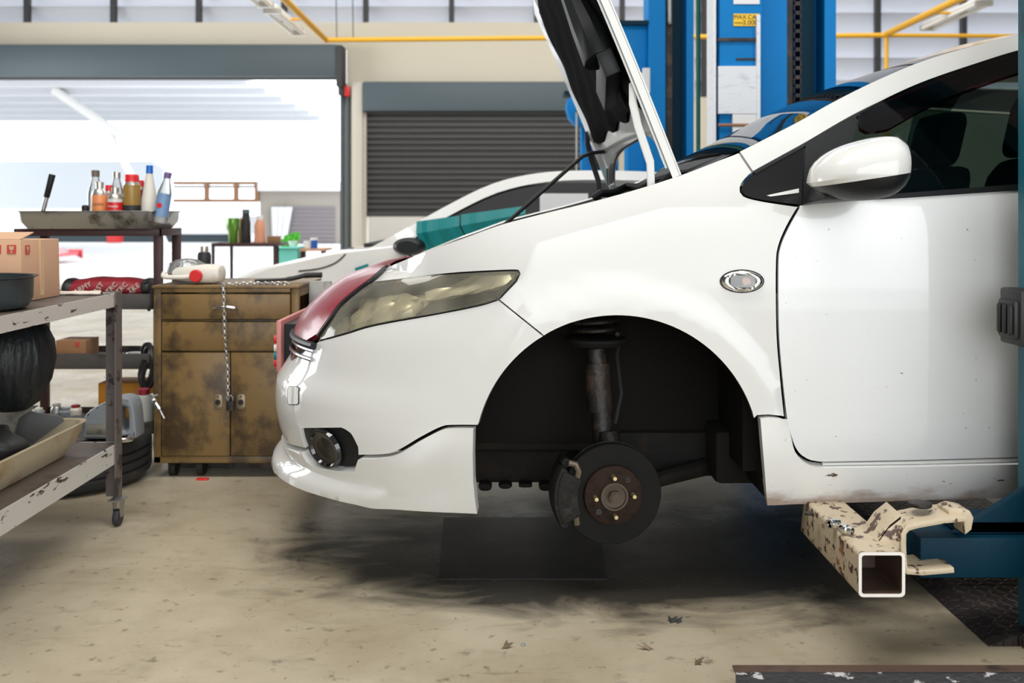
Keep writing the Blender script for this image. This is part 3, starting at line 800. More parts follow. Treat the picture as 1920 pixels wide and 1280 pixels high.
# maroon nose cover between the headlights
rc_e = spl([(727, 499), (700, 524), (672, 545), (640, 572), (618, 602), (600, 627)])
z500 = px2tz(727, 499)[1]; z630 = px2tz(560, 634)[1]
mpoly = [('t', T, z500) for T in (0, .15, .3)]+rc_e+[('t', T, z630) for T in (.42, .3, .15, 0)]
tzs = to_tz(mpoly)
panel('nose_cover', None, M['maroon'], car, both=True, off=.010, grid=.03, depth=.02, tz=tzs)
seal = [px2tz(*p) for p in spl([(729, 500), (702, 526), (674, 547), (642, 574), (620, 604), (601, 630)])]
for sd in (-1, 1):
    MB().tube([surfT(a, b_, sd, .006) for a, b_ in seal], .006, 8).build('seal_strip', M['blackpl'], car)
zz = [('t', T, z) for T, z in ((0, z630), (.2, z630), (.42, z630), (.5, z630-.005), (.5, z676+.012), (.35, z676-.0), (.2, z676), (0, z676))]
panel('grille', None, M['glossblack'], car, both=True, off=-.004, grid=.02, depth=.01, tz=to_tz(zz))
for zq in (.25, .6):
    zq_ = z630+(z676-z630)*zq
    pts = [surfT(T, zq_, -1, .003) for T in [.50-i*.04 for i in range(14)]]+[surfT(T, zq_, 1, .003) for T in [i*.04 for i in range(1, 14)]]
    MB().tube(pts, .006, 8).build('grille_bar', M['grill'], car)
pts = [surfT(T, z630-.003, -1, .008) for T in [.5-i*.04 for i in range(13)]]+[surfT(T, z630-.003, 1, .008) for T in [i*.04 for i in range(1, 13)]]
MB().tube(pts, .011, 8).build('grille_lip', M['blackpl'], car)
# number plate
xnp = surf(0, .62)[0]
pl = MB().box(xnp-.045, xnp-.03, YC-.24, YC+.24, .505, .665).build('plate_holder', M['pink'], car, bevel=.003)
MB().box(xnp-.03, xnp+.03, YC-.2, YC+.2, .52, .65).build('plate_bracket', M['blackpl'], pl)
for k, (zz_, mm) in enumerate(((.60, 'red'), (.575, 'white'), (.55, 'tealcloth'), (.527, 'red'))):
    MB().cyl((xnp-.062, YC-.19, zz_), (xnp-.045, YC-.19, zz_), .014).build('plate_ornament', M[mm], pl)

# door
seam = spl([(1499, 389), (1478, 427), (1463, 463), (1459, 500), (1460, 620), (1466, 700), (1475, 781), (1484, 820), (1497, 848), (1520, 863), (1545, 866)], 9)
dr = seam+lin([(1545, 866), (1700, 863), (1920, 857), (2150, 851)], 30)+lin([(2150, 851), (2155, 345)], 20)+lin([(2155, 345), (1920, 354), (1700, 369), (1560, 378), (1499, 385)], 14)
sill_top = spl([(1471, 785), (1480, 824), (1494, 852), (1518, 870), (1545, 874)], 8)+lin([(1545, 874), (1700, 872), (1920, 867), (2150, 862)], 30)
for sd in (-1, 1):
    panel('door', dr, M['paint_dirty'], car, side=sd, gap=.001, grid=.035)
    dd = lin([(1543, 869), (1700, 866), (1920, 860), (2150, 854), (2150, 861), (1920, 866), (1700, 871), (1543, 873)], 30)
    panel('door_bottom_strip', dd, M['paint'], car, side=sd, off=-.003, grid=.03)
# sill skirt
sl = lin([(1424, 783), (1440, 781), (1460, 782), (1469, 787)])+sill_top+lin([(2150, 862), (2150, 922)], 20)+lin([(2150, 922), (1920, 928), (1700, 934), (1560, 939), (1437, 942)], 20)+spl([(1437, 942), (1432, 880), (1424, 783)], 8)
def dirt_paint():
    m = mat('car_paint_road_dirt', (.78, .77, .745), .35, coat=.7, dirt=.66, dcol=(.10, .06, .035), dscale=40, dsoft=.04, stretch=(.5, 1, 1.3))
    nt = m.node_tree; b_ = nt.nodes['Principled BSDF']
    src = b_.inputs['Base Color'].links[0].from_socket
    tc = nt.nodes.new('ShaderNodeTexCoord'); sp = nt.nodes.new('ShaderNodeSeparateXYZ'); nt.links.new(tc.outputs['Object'], sp.inputs[0])
    nz = nt.nodes.new('ShaderNodeTexNoise'); nz.inputs['Scale'].default_value = 14; nz.inputs['Detail'].default_value = 6
    mp = nt.nodes.new('ShaderNodeMapping'); mp.inputs['Scale'].default_value = (1, 1, 3); nt.links.new(tc.outputs['Object'], mp.inputs[0]); nt.links.new(mp.outputs[0], nz.inputs[0])
    ad = nt.nodes.new('ShaderNodeMath'); ad.operation = 'MULTIPLY_ADD'; ad.inputs[1].default_value = .09
    nt.links.new(nz.outputs[0], ad.inputs[0]); nt.links.new(sp.outputs[2], ad.inputs[2])
    r = nt.nodes.new('ShaderNodeMapRange'); r.inputs[1].default_value = .345; r.inputs[2].default_value = .312; r.inputs[4].default_value = .75
    nt.links.new(ad.outputs[0], r.inputs[0])
    x = nt.nodes.new('ShaderNodeMix'); x.data_type = 'RGBA'; nt.links.new(r.outputs[0], x.inputs[0]); nt.links.new(src, x.inputs[6]); x.inputs[7].default_value = (.30, .18, .12, 1)
    nt.links.new(x.outputs[2], b_.inputs['Base Color']); return m
M['paint_sill'] = dirt_paint()
for sd in (-1, 1):
    panel('side_skirt', sl, M['paint_sill'], car, side=sd, off=.010, grid=.03, depth=.03)
# A-pillar and roof rail
PU = spl([(1387, 284), (1440, 257), (1500, 226), (1560, 192), (1640, 152), (1730, 114), (1830, 84), (1920, 62), (2050, 38), (2200, 22)], 12)
PLo = spl([(1412, 321), (1450, 300), (1510, 267), (1600, 215), (1700, 168), (1800, 130), (1920, 93), (2050, 68), (2200, 52)], 12)
for sd in (-1, 1):
    panel('pillar', PU+PLo[::-1], M['paint'], car, side=sd, gap=.0008, grid=.03, depth=.02)
# black mirror base and quarter light
Q = spl([(1391, 352), (1398, 339), (1413, 325), (1450, 304), (1510, 271)])+lin([(1510, 271), (1510, 300), (1504, 384)])+spl([(1504, 384), (1497, 383), (1430, 374), (1397, 365), (1391, 352)])
QB = lin([(1510, 271), (1604, 217), (1606, 232), (1596, 268), (1590, 300), (1560, 372), (1504, 384), (1508, 300)])
VIS = spl([(1606, 224), (1640, 203), (1720, 166), (1820, 131), (1920, 101), (2050, 76), (2150, 64)], 12)+spl([(2150, 100), (2050, 113), (1920, 142), (1820, 175), (1740, 207), (1680, 240), (1660, 251), (1620, 256), (1608, 250)], 12)
TR = spl([(1412, 323), (1450, 302), (1510, 269), (1600, 217), (1700, 170), (1800, 132), (1920, 95), (2050, 70), (2180, 54)], 12)
TR2 = spl([(1416, 326), (1452, 306), (1512, 273), (1602, 221), (1702, 176), (1802, 138), (1920, 102), (2050, 77), (2180, 61)], 12)
GL = lin([(1520, 292), (1604, 222)], 12)+spl([(1604, 222), (1700, 176), (1800, 138), (1920, 102), (2050, 78), (2150, 66)], 12)+lin([(2150, 66), (2150, 345)], 20)+lin([(2150, 345), (1920, 354), (1700, 369), (1560, 378), (1510, 383)], 14)
LB = lin([(1504, 384), (1560, 374), (1700, 362), (1920, 345), (2150, 334), (2150, 346), (1920, 356), (1700, 371), (1560, 379)], 14)
for sd in (-1, 1):
    q = panel('quarter_light', Q, M['glossblack'], car, side=sd, off=-.002, grid=.03)
    panel('painted_highlight', lin([(1438, 366), (1498, 353), (1498, 361), (1445, 368)]), M['white'], q, side=sd, off=.0, grid=.02, depth=.003)  # white sliver that paints a highlight onto the quarter glass
    panel('mirror_base', QB, M['blackpl'], car, side=sd, off=.006, grid=.03)
    panel('window_trim', TR+TR2[::-1], M['blackpl'], car, side=sd, off=.002, grid=.03)
    panel('window_sill_strip', LB, M['blackpl'], car, side=sd, off=.003, grid=.03)
    panel('side_window', GL, M['tint'], car, side=sd, off=-.008, grid=.06, depth=.004)
    panel('rain_visor', VIS, M['visor'], car, side=sd, off=.012, grid=.03, depth=.014, ripple=lambda T, z: .012)
# wing mirrors
def mirror(sd):
    root = bpy.data.objects.new('wing_mirror', None); C.objects.link(root); root.parent = car; ORG[root.name] = ORG[car.name]
    out = []
    dm = 2.33
    upper = spl([(1524, 342), (1530, 315), (1552, 290), (1590, 270), (1640, 257), (1680, 255), (1698, 268), (1706, 290), (1706, 320), (1694, 350), (1665, 370), (1620, 376), (1580, 372), (1545, 358), (1524, 342)], 12)[:-1]
    cx, cy = 1622, 318
    nose = []
    rings_ = []
    for k, (sc, dy) in enumerate(((.30, -.085), (.62, -.072), (.84, -.045), (.96, -.015), (1.0, .02), (.99, .055), (.95, .075))):
        rr = []
        for px, py in upper:
            q = P(cx+(px-cx)*sc+(1-sc)*18, cy+(py-cy)*sc+(1-sc)*4, dm); q.y = dm+dy+.0
            rr.append(Vector((q.x, q.y if sd < 0 else 2*YC-q.y, q.z)))
        rings_.append(rr)
    n = len(upper)
    split = CAMZ-(345-HY)*dm/F
    top_ = MB(); top_.rings(rings_)
    # two materials by face position
    me = top_.mesh('mirror_shell')
    bmw = bmesh.new(); bmw.from_mesh(me)
    def zsplit(x): return CAMZ-((351-(x*F/dm+HX-1524)*.155)-HY)*dm/F
    for half, nm, mt_ in ((1, 'mirror_cap', M['paint']), (0, 'mirror_lower_shell', M['blackpl'])):
        b2 = bmw.copy()
        p0 = Vector((0, 0, zsplit(0))); p1 = Vector((.5, 0, zsplit(.5))); nn = (p1-p0).cross(Vector((0, 1, 0))); nn.normalize()
        if nn.z < 0: nn = -nn
        bmesh.ops.bisect_plane(b2, geom=b2.verts[:]+b2.edges[:]+b2.faces[:], plane_co=p0, plane_no=nn, clear_inner=bool(half), clear_outer=not half)
        xr = (1692-HX)*dm/F
        bmesh.ops.bisect_plane(b2, geom=b2.verts[:]+b2.edges[:]+b2.faces[:], plane_co=(xr, 0, 0), plane_no=(1, 0, 0), clear_outer=bool(half))
        m3 = bpy.data.meshes.new(nm); b2.to_mesh(m3); b2.free()
        link_mesh(nm, m3, mt_, root)
    b2 = bmw.copy(); xr = (1692-HX)*dm/F
    bmesh.ops.bisect_plane(b2, geom=b2.verts[:]+b2.edges[:]+b2.faces[:], plane_co=(xr, 0, 0), plane_no=(1, 0, 0), clear_inner=True)
    bmesh.ops.bisect_plane(b2, geom=b2.verts[:]+b2.edges[:]+b2.faces[:], plane_co=p0, plane_no=nn, clear_inner=True)
    m3 = bpy.data.meshes.new('mirror_rim'); b2.to_mesh(m3); b2.free(); link_mesh('mirror_rim', m3, M['glossblack'], root)
    bmw.free(); bpy.data.meshes.remove(me)
    a = P(1560, 368, 2.5); b_ = P(1580, 362, dm+.03)
    fx = (lambda v: v) if sd < 0 else (lambda v: Vector((v.x, 2*YC-v.y, v.z)))
    MB().add([fx(P(*p)) for p in ((1500, 385, 2.52), (1590, 376, 2.52), (1590, 340, 2.53), (1520, 350, 2.53), (1545, 374, 2.36), (1640, 374, 2.36), (1640, 340, 2.37), (1560, 345, 2.37))],
             [(0, 1, 2, 3), (4, 5, 6, 7), (0, 1, 5, 4), (1, 2, 6, 5), (2, 3, 7, 6), (3, 0, 4, 7)]).build('mirror_arm', M['blackpl'], root, bevel=.006)
for sd in (-1, 1): mirror(sd)

# rear part of the body (beyond the frame) so that the car is whole
def xzT(x): return 1.2+(x-XS)
rear = [(1.62, 1.05)]
zz2 = lambda x: 1.04
rp = [(xzT(x), z) for x, z in [(1.63, 1.045), (2.2, 1.06), (2.8, 1.07), (3.3, 1.05), (3.42, .8), (3.40, .45), (3.2, .33)]]
ra = [(xzT(2.72+.34*math.cos(math.radians(a))), .40+.34*math.sin(math.radians(a))) for a in range(-10, 191, 8)]
rp += ra+[(xzT(1.63), .375)]
def fillcap(): pass
for sd in (-1, 1):
    panel('rear_side', None, M['paint'], car, side=sd, gap=.002, grid=.05, tz=rp)
    panel('rear_window', None, M['tint'], car, side=sd, grid=.06, off=-.006, tz=[(xzT(x), z) for x, z in [(1.6, 1.05), (2.9, 1.08), (2.7, 1.3), (2.3, 1.38), (1.6, 1.42)]])
    panel('rear_pillar', None, M['paint'], car, side=sd, grid=.05, tz=[(xzT(x), z) for x, z in [(2.93, 1.06), (3.3, 1.04), (3.05, 1.35), (2.8, 1.46), (1.6, 1.50), (1.6, 1.43), (2.3, 1.39), (2.7, 1.31)]])
    pts = [surfT(xzT(2.72+.345*math.cos(math.radians(a))), .40+.345*math.sin(math.radians(a)), sd, -.02) for a in range(-20, 201, 10)]
    tw = MB().lathe([(.12, -.09), (.2, -.09), (.28, -.085), (.30, -.06), (.30, .06), (.28, .085), (.2, .09), (.12, .09)], (2.72, YC+sd*.72, .33), 36, 'y').build('rear_wheel', M['rubber'], car)
    MB().lathe([(.02, -.095), (.10, -.10), (.195, -.085), (.195, -.05), (.02, -.05)], (2.72, YC+sd*.72, .33), 36, 'y', cap=False).build('wheel_cover', M['steel'], tw)
tg = MB(); rs = []
for x, z0_, z1_, wd in ((3.18, 1.30, 1.46, .55), (3.35, 1.04, 1.05, .74), (3.44, .80, .81, .78), (3.42, .34, .34, .78)):
    rs.append([(x, YC+wd*k/4, z0_) for k in range(-4, 5)])
MB().rings(rs, cap=False, closed=False).build('tailgate', M['paint'], car)

# roof, windscreen, bonnet opening
PUz = to_tz(spl([(1387, 284), (1440, 257), (1500, 226), (1560, 192), (1640, 152), (1730, 114), (1830, 84), (1920, 62)], 20))
Lp = [surfT(a, b_) for a, b_ in PUz]
nlat = 16
def lat(p, k, bx, bz):
    """row across the car from near pillar point p to its mirror"""
    s = -1+2*k/nlat; hw = YC-p.y
    c = 1-s*s
    return Vector((p.x-bx*c, YC+s*hw, p.z+bz*c))
TOPI = int(len(Lp)*.80)
rs = [[lat(p, k, .035, .012) for k in range(nlat+1)] for p in Lp[:TOPI+1]]
MB().rings(rs, cap=False, closed=False).build('windscreen', M['wind'], car)
top = Lp[TOPI]
edge = Lp[TOPI:]+[surfT(xzT(x), z) for x, z in ((1.7, 1.515), (2.1, 1.51), (2.5, 1.48), (2.8, 1.46), (3.15, 1.33))]
rs = [[lat(p, k, .035*max(0, 1-i/6), .012+.02*min(1, i/4)) for k in range(nlat+1)] for i, p in enumerate(edge)]
MB().rings(rs, cap=False, closed=False).build('roof', M['paint'], car)
# dark band + wipers at windscreen base
cp_ = Lp[0]
cow = []
for (dx, dz) in ((-.16, -.115), (-.12, -.06), (-.06, -.03), (0.02, .01), (.03, -.01)):
    cow.append([Vector((cp_.x+dx-.04*(1-((k-8)/8)**2), YC+(k-8)/8*.70, cp_.z+dz)) for k in range(17)])
MB().rings(cow, cap=False, closed=False).build('cowl_panel', M['blackpl'], car)
MB().tube([P(1140, 366, 3.2), P(1200, 352, 3.0), P(1260, 335, 2.8), P(1330, 306, 2.75), P(1370, 290, 2.72)], .009, 8).build('wiper', M['cableblk'], car)
MB().tube([P(1195, 358, 2.8), P(1225, 338, 2.85), P(1290, 318, 2.85)], .007, 8).build('wiper', M['cableblk'], car)
MB().tube([P(1112, 372, 2.9), P(1125, 362, 2.9), P(1150, 362, 2.95), P(1175, 350, 3.0), P(1210, 352, 2.9)], .012, 8).build('hose', M['blackpl'], car)
MB().tube([P(1240, 345, 2.7), P(1262, 325, 2.7), P(1290, 322, 2.7)], .010, 8).build('hose', M['blackpl'], car)
# inner shells: bay, wheel wells, floor pan
ub = MB()
ub.box(-.45, .60, YC-.42, YC+.42, .30, .74)
ub.box(-.30, .30, YC-.36, YC+.36, .19, .34)
for k in range(9): ub.box(-.28+k*.06, -.24+k*.06, YC-.40, YC-.34, .175+.006*(k % 3), .2)
MB().box(.30, .74, YC-.47, YC+.47, .236, .37).box(.56, .70, YC-.60, YC+.60, .25, .40).build('subframe', M['underbody'], car, bevel=.02)
ub.build('engine_block', M['underbody'], car, bevel=.012)
MB().box(.68, 3.3, YC-.70, YC+.70, .29, .36).build('floor_pan', M['underbody'], car)
MB().box(.60, .68, YC-.76, YC+.76, .33, 1.02).build('firewall', M['well'], car)
MB().box(-.42, -.36, YC-.42, YC+.42, .30, .72).build('radiator', M['underbody'], car, bevel=.01)
for sd in (-1, 1):
    rs = []
    Rr = ARCR+.018
    angs = [(-.325, .23), (-.335, .32)]
    path = []
    for a in range(188, -9, -7):
        path.append((HUBX+.0+Rr*math.cos(math.radians(a)), HUBZ+Rr*math.sin(math.radians(a))))
    path = [(path[0][0]+.0, .245)]+path+[(path[-1][0]+.015, .27)]
    def yy(x, z, f):
        w_ = wfun(1, x, z) if x > XS else surf(px2T(x, z), z)[1]
        return w_
    def px2T(x, z):
        lo, hi = 0, 1.2
        for _ in range(24):
            m_ = (lo+hi)/2
            if surf(m_, z)[0] < x: lo = m_
            else: hi = m_
        return lo
    for f_ in (0, .35, .7, 1):
        row = []
        for x, z in path:
            w_ = min(yy(x, z, 0), .86)-.022
            row.append((x, YC+sd*(w_+(.44-w_)*f_), z))
        rs.append(row)
    MB().rings(rs, cap=False, closed=False).build('wheel_well', M['well'], car)
    pts = [(x, z) for x, z in path if z > .30]
    MB().prism(pts, YC+sd*.44, YC+sd*.45).build('inner_wall', M['well'], car)
    # suspension
    M['rustlight'] = M.get('rustlight') or mat('worn_hub_metal', (.07, .05, .033), .5, metal=.3)
    hub = Vector((HUBX-.004, YC+sd*.73, .267))
    sp_ = thing('x', None, None, hub); bpy.data.objects.remove(sp_)
    MB().cyl((HUBX-.01, YC+sd*.60, .34), (HUBX-.03, YC+sd*.56, .62), .028).cyl((HUBX-.02, YC+sd*.58, .45), (HUBX-.028, YC+sd*.565, .58), .036).build('strut', M['iron'], car)
    cs = thing('x', None, None, hub); bpy.data.objects.remove(cs)
    MB().lathe([(.02, .628), (.07, .632), (.085, .645), (.086, .652), (.07, .655), (.03, .65)], (HUBX-.03, YC+sd*.56, 0), 30).build('spring_seat', M['underbody'], car)
    hel = [(HUBX-.03+.062*math.cos(t_*.35), YC+sd*.555+.062*math.sin(t_*.35), .66+t_*.0013) for t_ in range(0, 80)]
    MB().tube(hel, .007, 6).build('coil_spring', M['iron'], car)
    MB().tube([(HUBX+.02, YC+sd*.6, .42), (HUBX+.04, YC+sd*.58, .5), (HUBX+.03, YC+sd*.56, .6), (HUBX+.05, YC+sd*.5, .68)], .005, 6).build('brake_hose', M['cableblk'], car)
    arm_ = MB(); arm_.tube([(HUBX+.03, YC+sd*.66, .235), (HUBX+.14, YC+sd*.56, .255), (HUBX+.30, YC+sd*.47, .27)], [.020, .022, .026], 10)
    arm_.tube([(HUBX+.03, YC+sd*.66, .235), (HUBX-.05, YC+sd*.45, .25), (HUBX-.08, YC+sd*.36, .26)], [.024, .025, .03], 10)
    arm_.build('control_arm', M['underbody'], car)
    MB().cyl((HUBX+.03, YC+sd*.66, .215), (HUBX+.03, YC+sd*.66, .30), .022).cyl((HUBX+.01, YC+sd*.62, .30), (HUBX, YC+sd*.60, .40), .04, .03).build('knuckle', M['iron'], car, bevel=.004)
    # disc, slightly steered
    ang = math.radians(7)
    rot = Matrix.Translation(hub) @ Matrix.Rotation(ang if sd < 0 else ang, 4, 'Z')
    R_ = .131
    s1 = sd
    def lat_(prof): return [(r, s1*h) for r, h in prof]
    disc = MB().lathe(lat_([(.078, -.004), (R_-.002, -.004), (R_, -.002), (R_, .003), (R_-.002, .006), (R_-.008, .006), (R_-.008, .012), (R_-.002, .012), (R_, .014), (R_, .018), (R_-.002, .020), (.078, .020)]), (0, 0, 0), 64, 'y', cap=False).build('brake_disc', M['rotor'], car, xf=rot)
    MB().lathe(lat_([(.0005, .036), (.072, .036), (.0765, .033), (.0775, .004)]), (0, 0, 0), 56, 'y', cap=False).build('disc_hat', M['rust'], disc, xf=rot)
    MB().lathe(lat_([(.028, .037), (.034, .037), (.037, .041), (.036, .046), (.031, .046), (.030, .040), (.0005, .038)]), (0, 0, 0), 40, 'y', cap=False).build('hub_ring', M['rustlight'], disc, xf=rot)
    MB().cyl((0, s1*.038, 0), (0, s1*.054, 0), .0165, n=6).cyl((0, s1*.05, 0), (0, s1*.058, 0), .011, n=16).build('axle_nut', M['rustlight'], disc, xf=rot)
    for k in range(4):
        a = math.radians(2+90*k); c0 = Vector((.050*math.cos(a), 0, .050*math.sin(a)))
        MB().cyl(c0+Vector((0, s1*.03, 0)), c0+Vector((0, s1*.058, 0)), .0058, .005, 14).build('wheel_stud', M['stud'], disc, xf=rot)
    for a in (48, 225): 
        c0 = Vector((.056*math.cos(math.radians(a)), 0, .056*math.sin(math.radians(a))))
        MB().cyl(c0+Vector((0, s1*.034, 0)), c0+Vector((0, s1*.0375, 0)), .008, n=20).build('bolt_hole', M['iron'], disc, xf=rot)
    # caliper on the leading edge
    cb = MB()
    def arcpoly(r0, r1, a0, a1, k=12):
        return [(r1*math.cos(math.radians(a0+(a1-a0)*i/k)), r1*math.sin(math.radians(a0+(a1-a0)*i/k))) for i in range(k+1)]+[(r0*math.cos(math.radians(a1+(a0-a1)*i/k)), r0*math.sin(math.radians(a1+(a0-a1)*i/k))) for i in range(k+1)]
    y1, y2 = sorted((s1*.024, s1*.045))
    cb.prism(arcpoly(.095, .150, 152, 208), y1, y2)
    y1, y2 = sorted((s1*-.055, s1*.04)); cb.prism(arcpoly(.137, .158, 150, 212), y1, y2)
    y1, y2 = sorted((s1*-.07, s1*-.012)); cb.prism(arcpoly(.085, .150, 152, 208), y1, y2)
    cb.cyl((-.12, s1*-.07, .075), (-.12, s1*.01, .082), .013).cyl((-.128, s1*-.07, -.07), (-.128, s1*.01, -.07), .013)
    cal = cb.build('brake_caliper', M['caliper'], car, bevel=.006, xf=rot)
    bk = MB(); bk.tube([(-.118, s1*.03, .088), (-.100, s1*.032, .084), (-.092, s1*.032, .066), (-.098, s1*.032, .040), (-.106, s1*.032, .0), (-.100, s1*.032, -.04), (-.096, s1*.030, -.072)], .0085, 8)
    bk.build('caliper_bracket', mat('bracket_edge', (.14, .11, .075), .5, metal=.5) if sd < 0 else bpy.data.materials['bracket_edge'], cal, xf=rot)
    MB().lathe(lat_([(.05, -.022), (R_*.98, -.02), (R_*1.0, -.016), (.05, -.018)]), (0, 0, 0), 40, 'y', cap=False).build('splash_shield', M['iron'], disc, xf=rot)
# inner wing rails and bay walls
for sd in (-1, 1):
    rs = []
    for px, py in spl([(760, 490), (870, 449), (1020, 403), (1200, 356), (1290, 322)], 30):
        T, z = px2tz(px, py); p = surfT(T, z, sd)
        rs.append([p+Vector((0, -sd*.004, -.004)), p+Vector((0, -sd*.05, -.02)), p+Vector((0, -sd*.06, -.12)), p+Vector((0, -sd*.12, -.14)), p+Vector((0, -sd*.14, -.22))])
    MB().rings(rs, cap=False, closed=False).build('inner_wing', M['blackpl'], car)

# interior
def seatobj(x, y):
    s = MB().rings([[(x+dx+ax, y+sy*wy, z) for dx, sy in ((0, -1), (.0, 1), (.12, 1), (.12, -1))] for ax, z, wy in ((0, .55, .22), (.02, .62, .25), (.10, .9, .25), (.15, 1.12, .21), (.17, 1.17, .16))]).build('seat', M['seat'], car, bevel=.03)
    MB().rings([[(x+.15+dx+ax, y+sy*wy, z) for dx, sy in ((0, -1), (0, 1), (.1, 1), (.1, -1))] for ax, z, wy in ((0, 1.17, .1), (.01, 1.2, .13), (.04, 1.33, .13), (.05, 1.37, .1))]).build('head_restraint', M['seat'], s, bevel=.02)
    MB().box(x-.45, x+.05, y-.24, y+.24, .42, .58).build('seat_cushion', M['seat'], s, bevel=.04)
seatobj(1.36, YC-.37); seatobj(1.36, YC+.37)
MB().rings([[(x, YC+k*.68, z) for x, z in ((.62, .8), (.62, 1.06), (.75, 1.09), (.92, 1.03), (.98, .9), (.92, .75))] for k in (-1, 1)]).build('dashboard', M['dash'], car, bevel=.03)
st = [Vector((1.08+.05*math.sin(a), YC-.37+.18*math.cos(a)*1, .98+.17*math.sin(a))) for a in [i*2*PI/30 for i in range(31)]]
MB().tube(st, .013, 8).build('steering_wheel', M['dash'], car)

# ---------------------------------------------------------------- the raised bonnet
hin = Vector((.43, 0, 1.098)); up = Vector((-.189, 0, .436)).normalized(); nr = Vector((up.z, 0, -up.x))  # nr points rearwards (outer face)
HWD = .80
def hp(v, y, off=0):
    s = y/HWD; crown = .05*(1-s*s)
    sw = .012*math.sin(v*3)
    return hin+up*v+nr*(crown+off+sw)+Vector((0, YC+y, 0))
def vedge(y):
    s = abs(y)/HWD
    return .135*(1-max(0, s)**5)
NY = 40; NV = 24; LT = .98
def hgrid(y0, y1, va, vb, off, ny=NY, nv=NV):
    return [[hp(va(y)+(vb(y)-va(y))*j/nv, y, off) for j in range(nv+1)] for y in [y0+(y1-y0)*i/ny for i in range(ny+1)]]
def sheet(name, y0, y1, va, vb, o0, o1, m, parent, ny=NY, nv=NV):
    a = hgrid(y0, y1, va, vb, o0, ny, nv); b_ = hgrid(y0, y1, va, vb, o1, ny, nv)
    mb = MB(); rs = [ra_+rb[::-1] for ra_, rb in zip(a, b_)]
    return mb.rings(rs).build(name, m, parent)
tipv = lambda y: LT-.16*(abs(y)/HWD)**2.2
bon = sheet('bonnet', -HWD, HWD, vedge, tipv, .0, .004, M['paint'], car)
sheet('bonnet_frame', -HWD+.02, HWD-.02, lambda y: vedge(y)+.006, lambda y: vedge(y)+.10, -.022, -.004, M['hoodunder'], bon, nv=6)
sheet('bonnet_frame', -HWD+.012, -HWD+.05, lambda y: vedge(y)+.02, lambda y: tipv(y)-.02, -.028, -.004, M['hoodunder'], bon, ny=6)
sheet('bonnet_frame', HWD-.12, HWD-.012, lambda y: vedge(y)+.02, lambda y: tipv(y)-.02, -.028, -.004, M['hoodunder'], bon, ny=6)
sheet('edge_hem', -HWD, -HWD+.03, lambda y: vedge(y), lambda y: tipv(y)-.01, -.020, -.001, M['paint'], bon, ny=3)
sheet('edge_hem', HWD-.03, HWD, lambda y: vedge(y), lambda y: tipv(y)-.01, -.020, -.001, M['paint'], bon, ny=3)
# quilted insulation: wavy rounded edge
def ins_lo(y): return vedge(y)+.080+.06*(abs(y)/.70)**6+.012*math.sin(y*19)
def ins_hi(y): return tipv(y)-.07
rs = []
for i in range(41):
    y = -.745+1.45*i/40; row = []
    for j in range(25):
        t_ = j/24; v = ins_lo(y)+(ins_hi(y)-ins_lo(y))*t_
        e = min(1, min(t_, 1-t_)*9, min(i, 40-i)*.25)
        row.append(hp(v, y, -.030-.016*e**.5+.004*math.sin(v*26+y*9)*math.sin(y*21)))
    rs.append(row+[hp(ins_hi(y), y, -.020), hp(ins_lo(y), y, -.020)])
MB().rings(rs).build('insulation_pad', M['insul'], bon)
# washer duct / bracket on the pad: black bar and foot, near side
def hpp(y, v, o): return hp(v, y, o)
dk = MB()
pth = [(-.52, .98), (-.56, .76), (-.60, .60), (-.66, .46), (-.70, .36)]
dk.tube([hpp(y, v, -.075) for y, v in pth], [.02, .024, .03, .045, .05], 10)
dk.obox(hpp(-.54, .315, -.075), (hpp(-.75, .345, -.065)-hpp(-.33, .29, -.085))*.5, up*.034, nr*.022)
dk.build('air_duct', M['blackpl'], bon, bevel=.004)
MB().tube([hpp(-.40, 1.0, -.07), hpp(-.45, .84, -.07), hpp(-.52, .70, -.085), hpp(-.55, .58, -.08)], .009, 8).build('washer_tube', M['steel'], bon)
for v in (.80, .66): MB().tube([hpp(-.40, v, -.07), hpp(-.45, v+.01, -.10), hpp(-.52, v+.03, -.09)], .007, 6).build('clip', M['cableblk'], bon)
# hinges
for sd in (-1, 1):
    mb = MB(); y = sd*(HWD-.03)
    pr = [hp(.27, y, -.02), hp(.22, y, -.04), hp(.16, y, -.05), hp(.06, y, -.055), hp(-.01, y, -.08), hp(-.05, y, -.09)]
    rs = [[p+nr*.008+Vector((0, .004, 0)), p+nr*.008-Vector((0, .004, 0)), p-nr*.014-Vector((0, .004, 0)), p-nr*.014+Vector((0, .004, 0))] for p in pr]
    mb.rings(rs).build('bonnet_hinge', M['paint'] if sd < 0 else M['blackpl'], bon, bevel=.003)
MB().tube([P(938, 428, 3.95), P(1010, 365, 3.95), P(1092, 293, 3.95), P(1108, 287, 3.95), P(1134, 284, 3.98)], .008, 8).build('prop_rod', M['cableblk'], car)
# ================================================================ the blue two-post lift that carries the car
def col_poly_channel(x0, x1, y0, y1, tl=.012, lipl=.1, lipr=.06):
    """C channel in plan, open towards -Y"""
    return [(x0, y0), (x0+lipl, y0), (x0+lipl, y0+tl), (x0+tl, y0+tl), (x0+tl, y1-tl), (x1-tl, y1-tl), (x1-tl, y0+tl), (x1-lipr, y0+tl), (x1-lipr, y0), (x1, y0), (x1, y1), (x0, y1)]
def chain(name, x, y, z0, z1, m, parent, pitch=.024, r=.011, wdt=.02):
    mb = MB(); z = z0; k = 0
    while z < z1:
        if k % 2: mb.box(x-wdt, x-wdt*.7, y-r*.6, y+r*.6, z, z+pitch*1.25).box(x+wdt*.7, x+wdt, y-r*.6, y+r*.6, z, z+pitch*1.25)
        else: mb.box(x-wdt*.65, x+wdt*.65, y-r, y+r, z+.002, z+pitch*.9)
        z += pitch; k += 1
    return mb.build(name, m, parent, smooth=False)
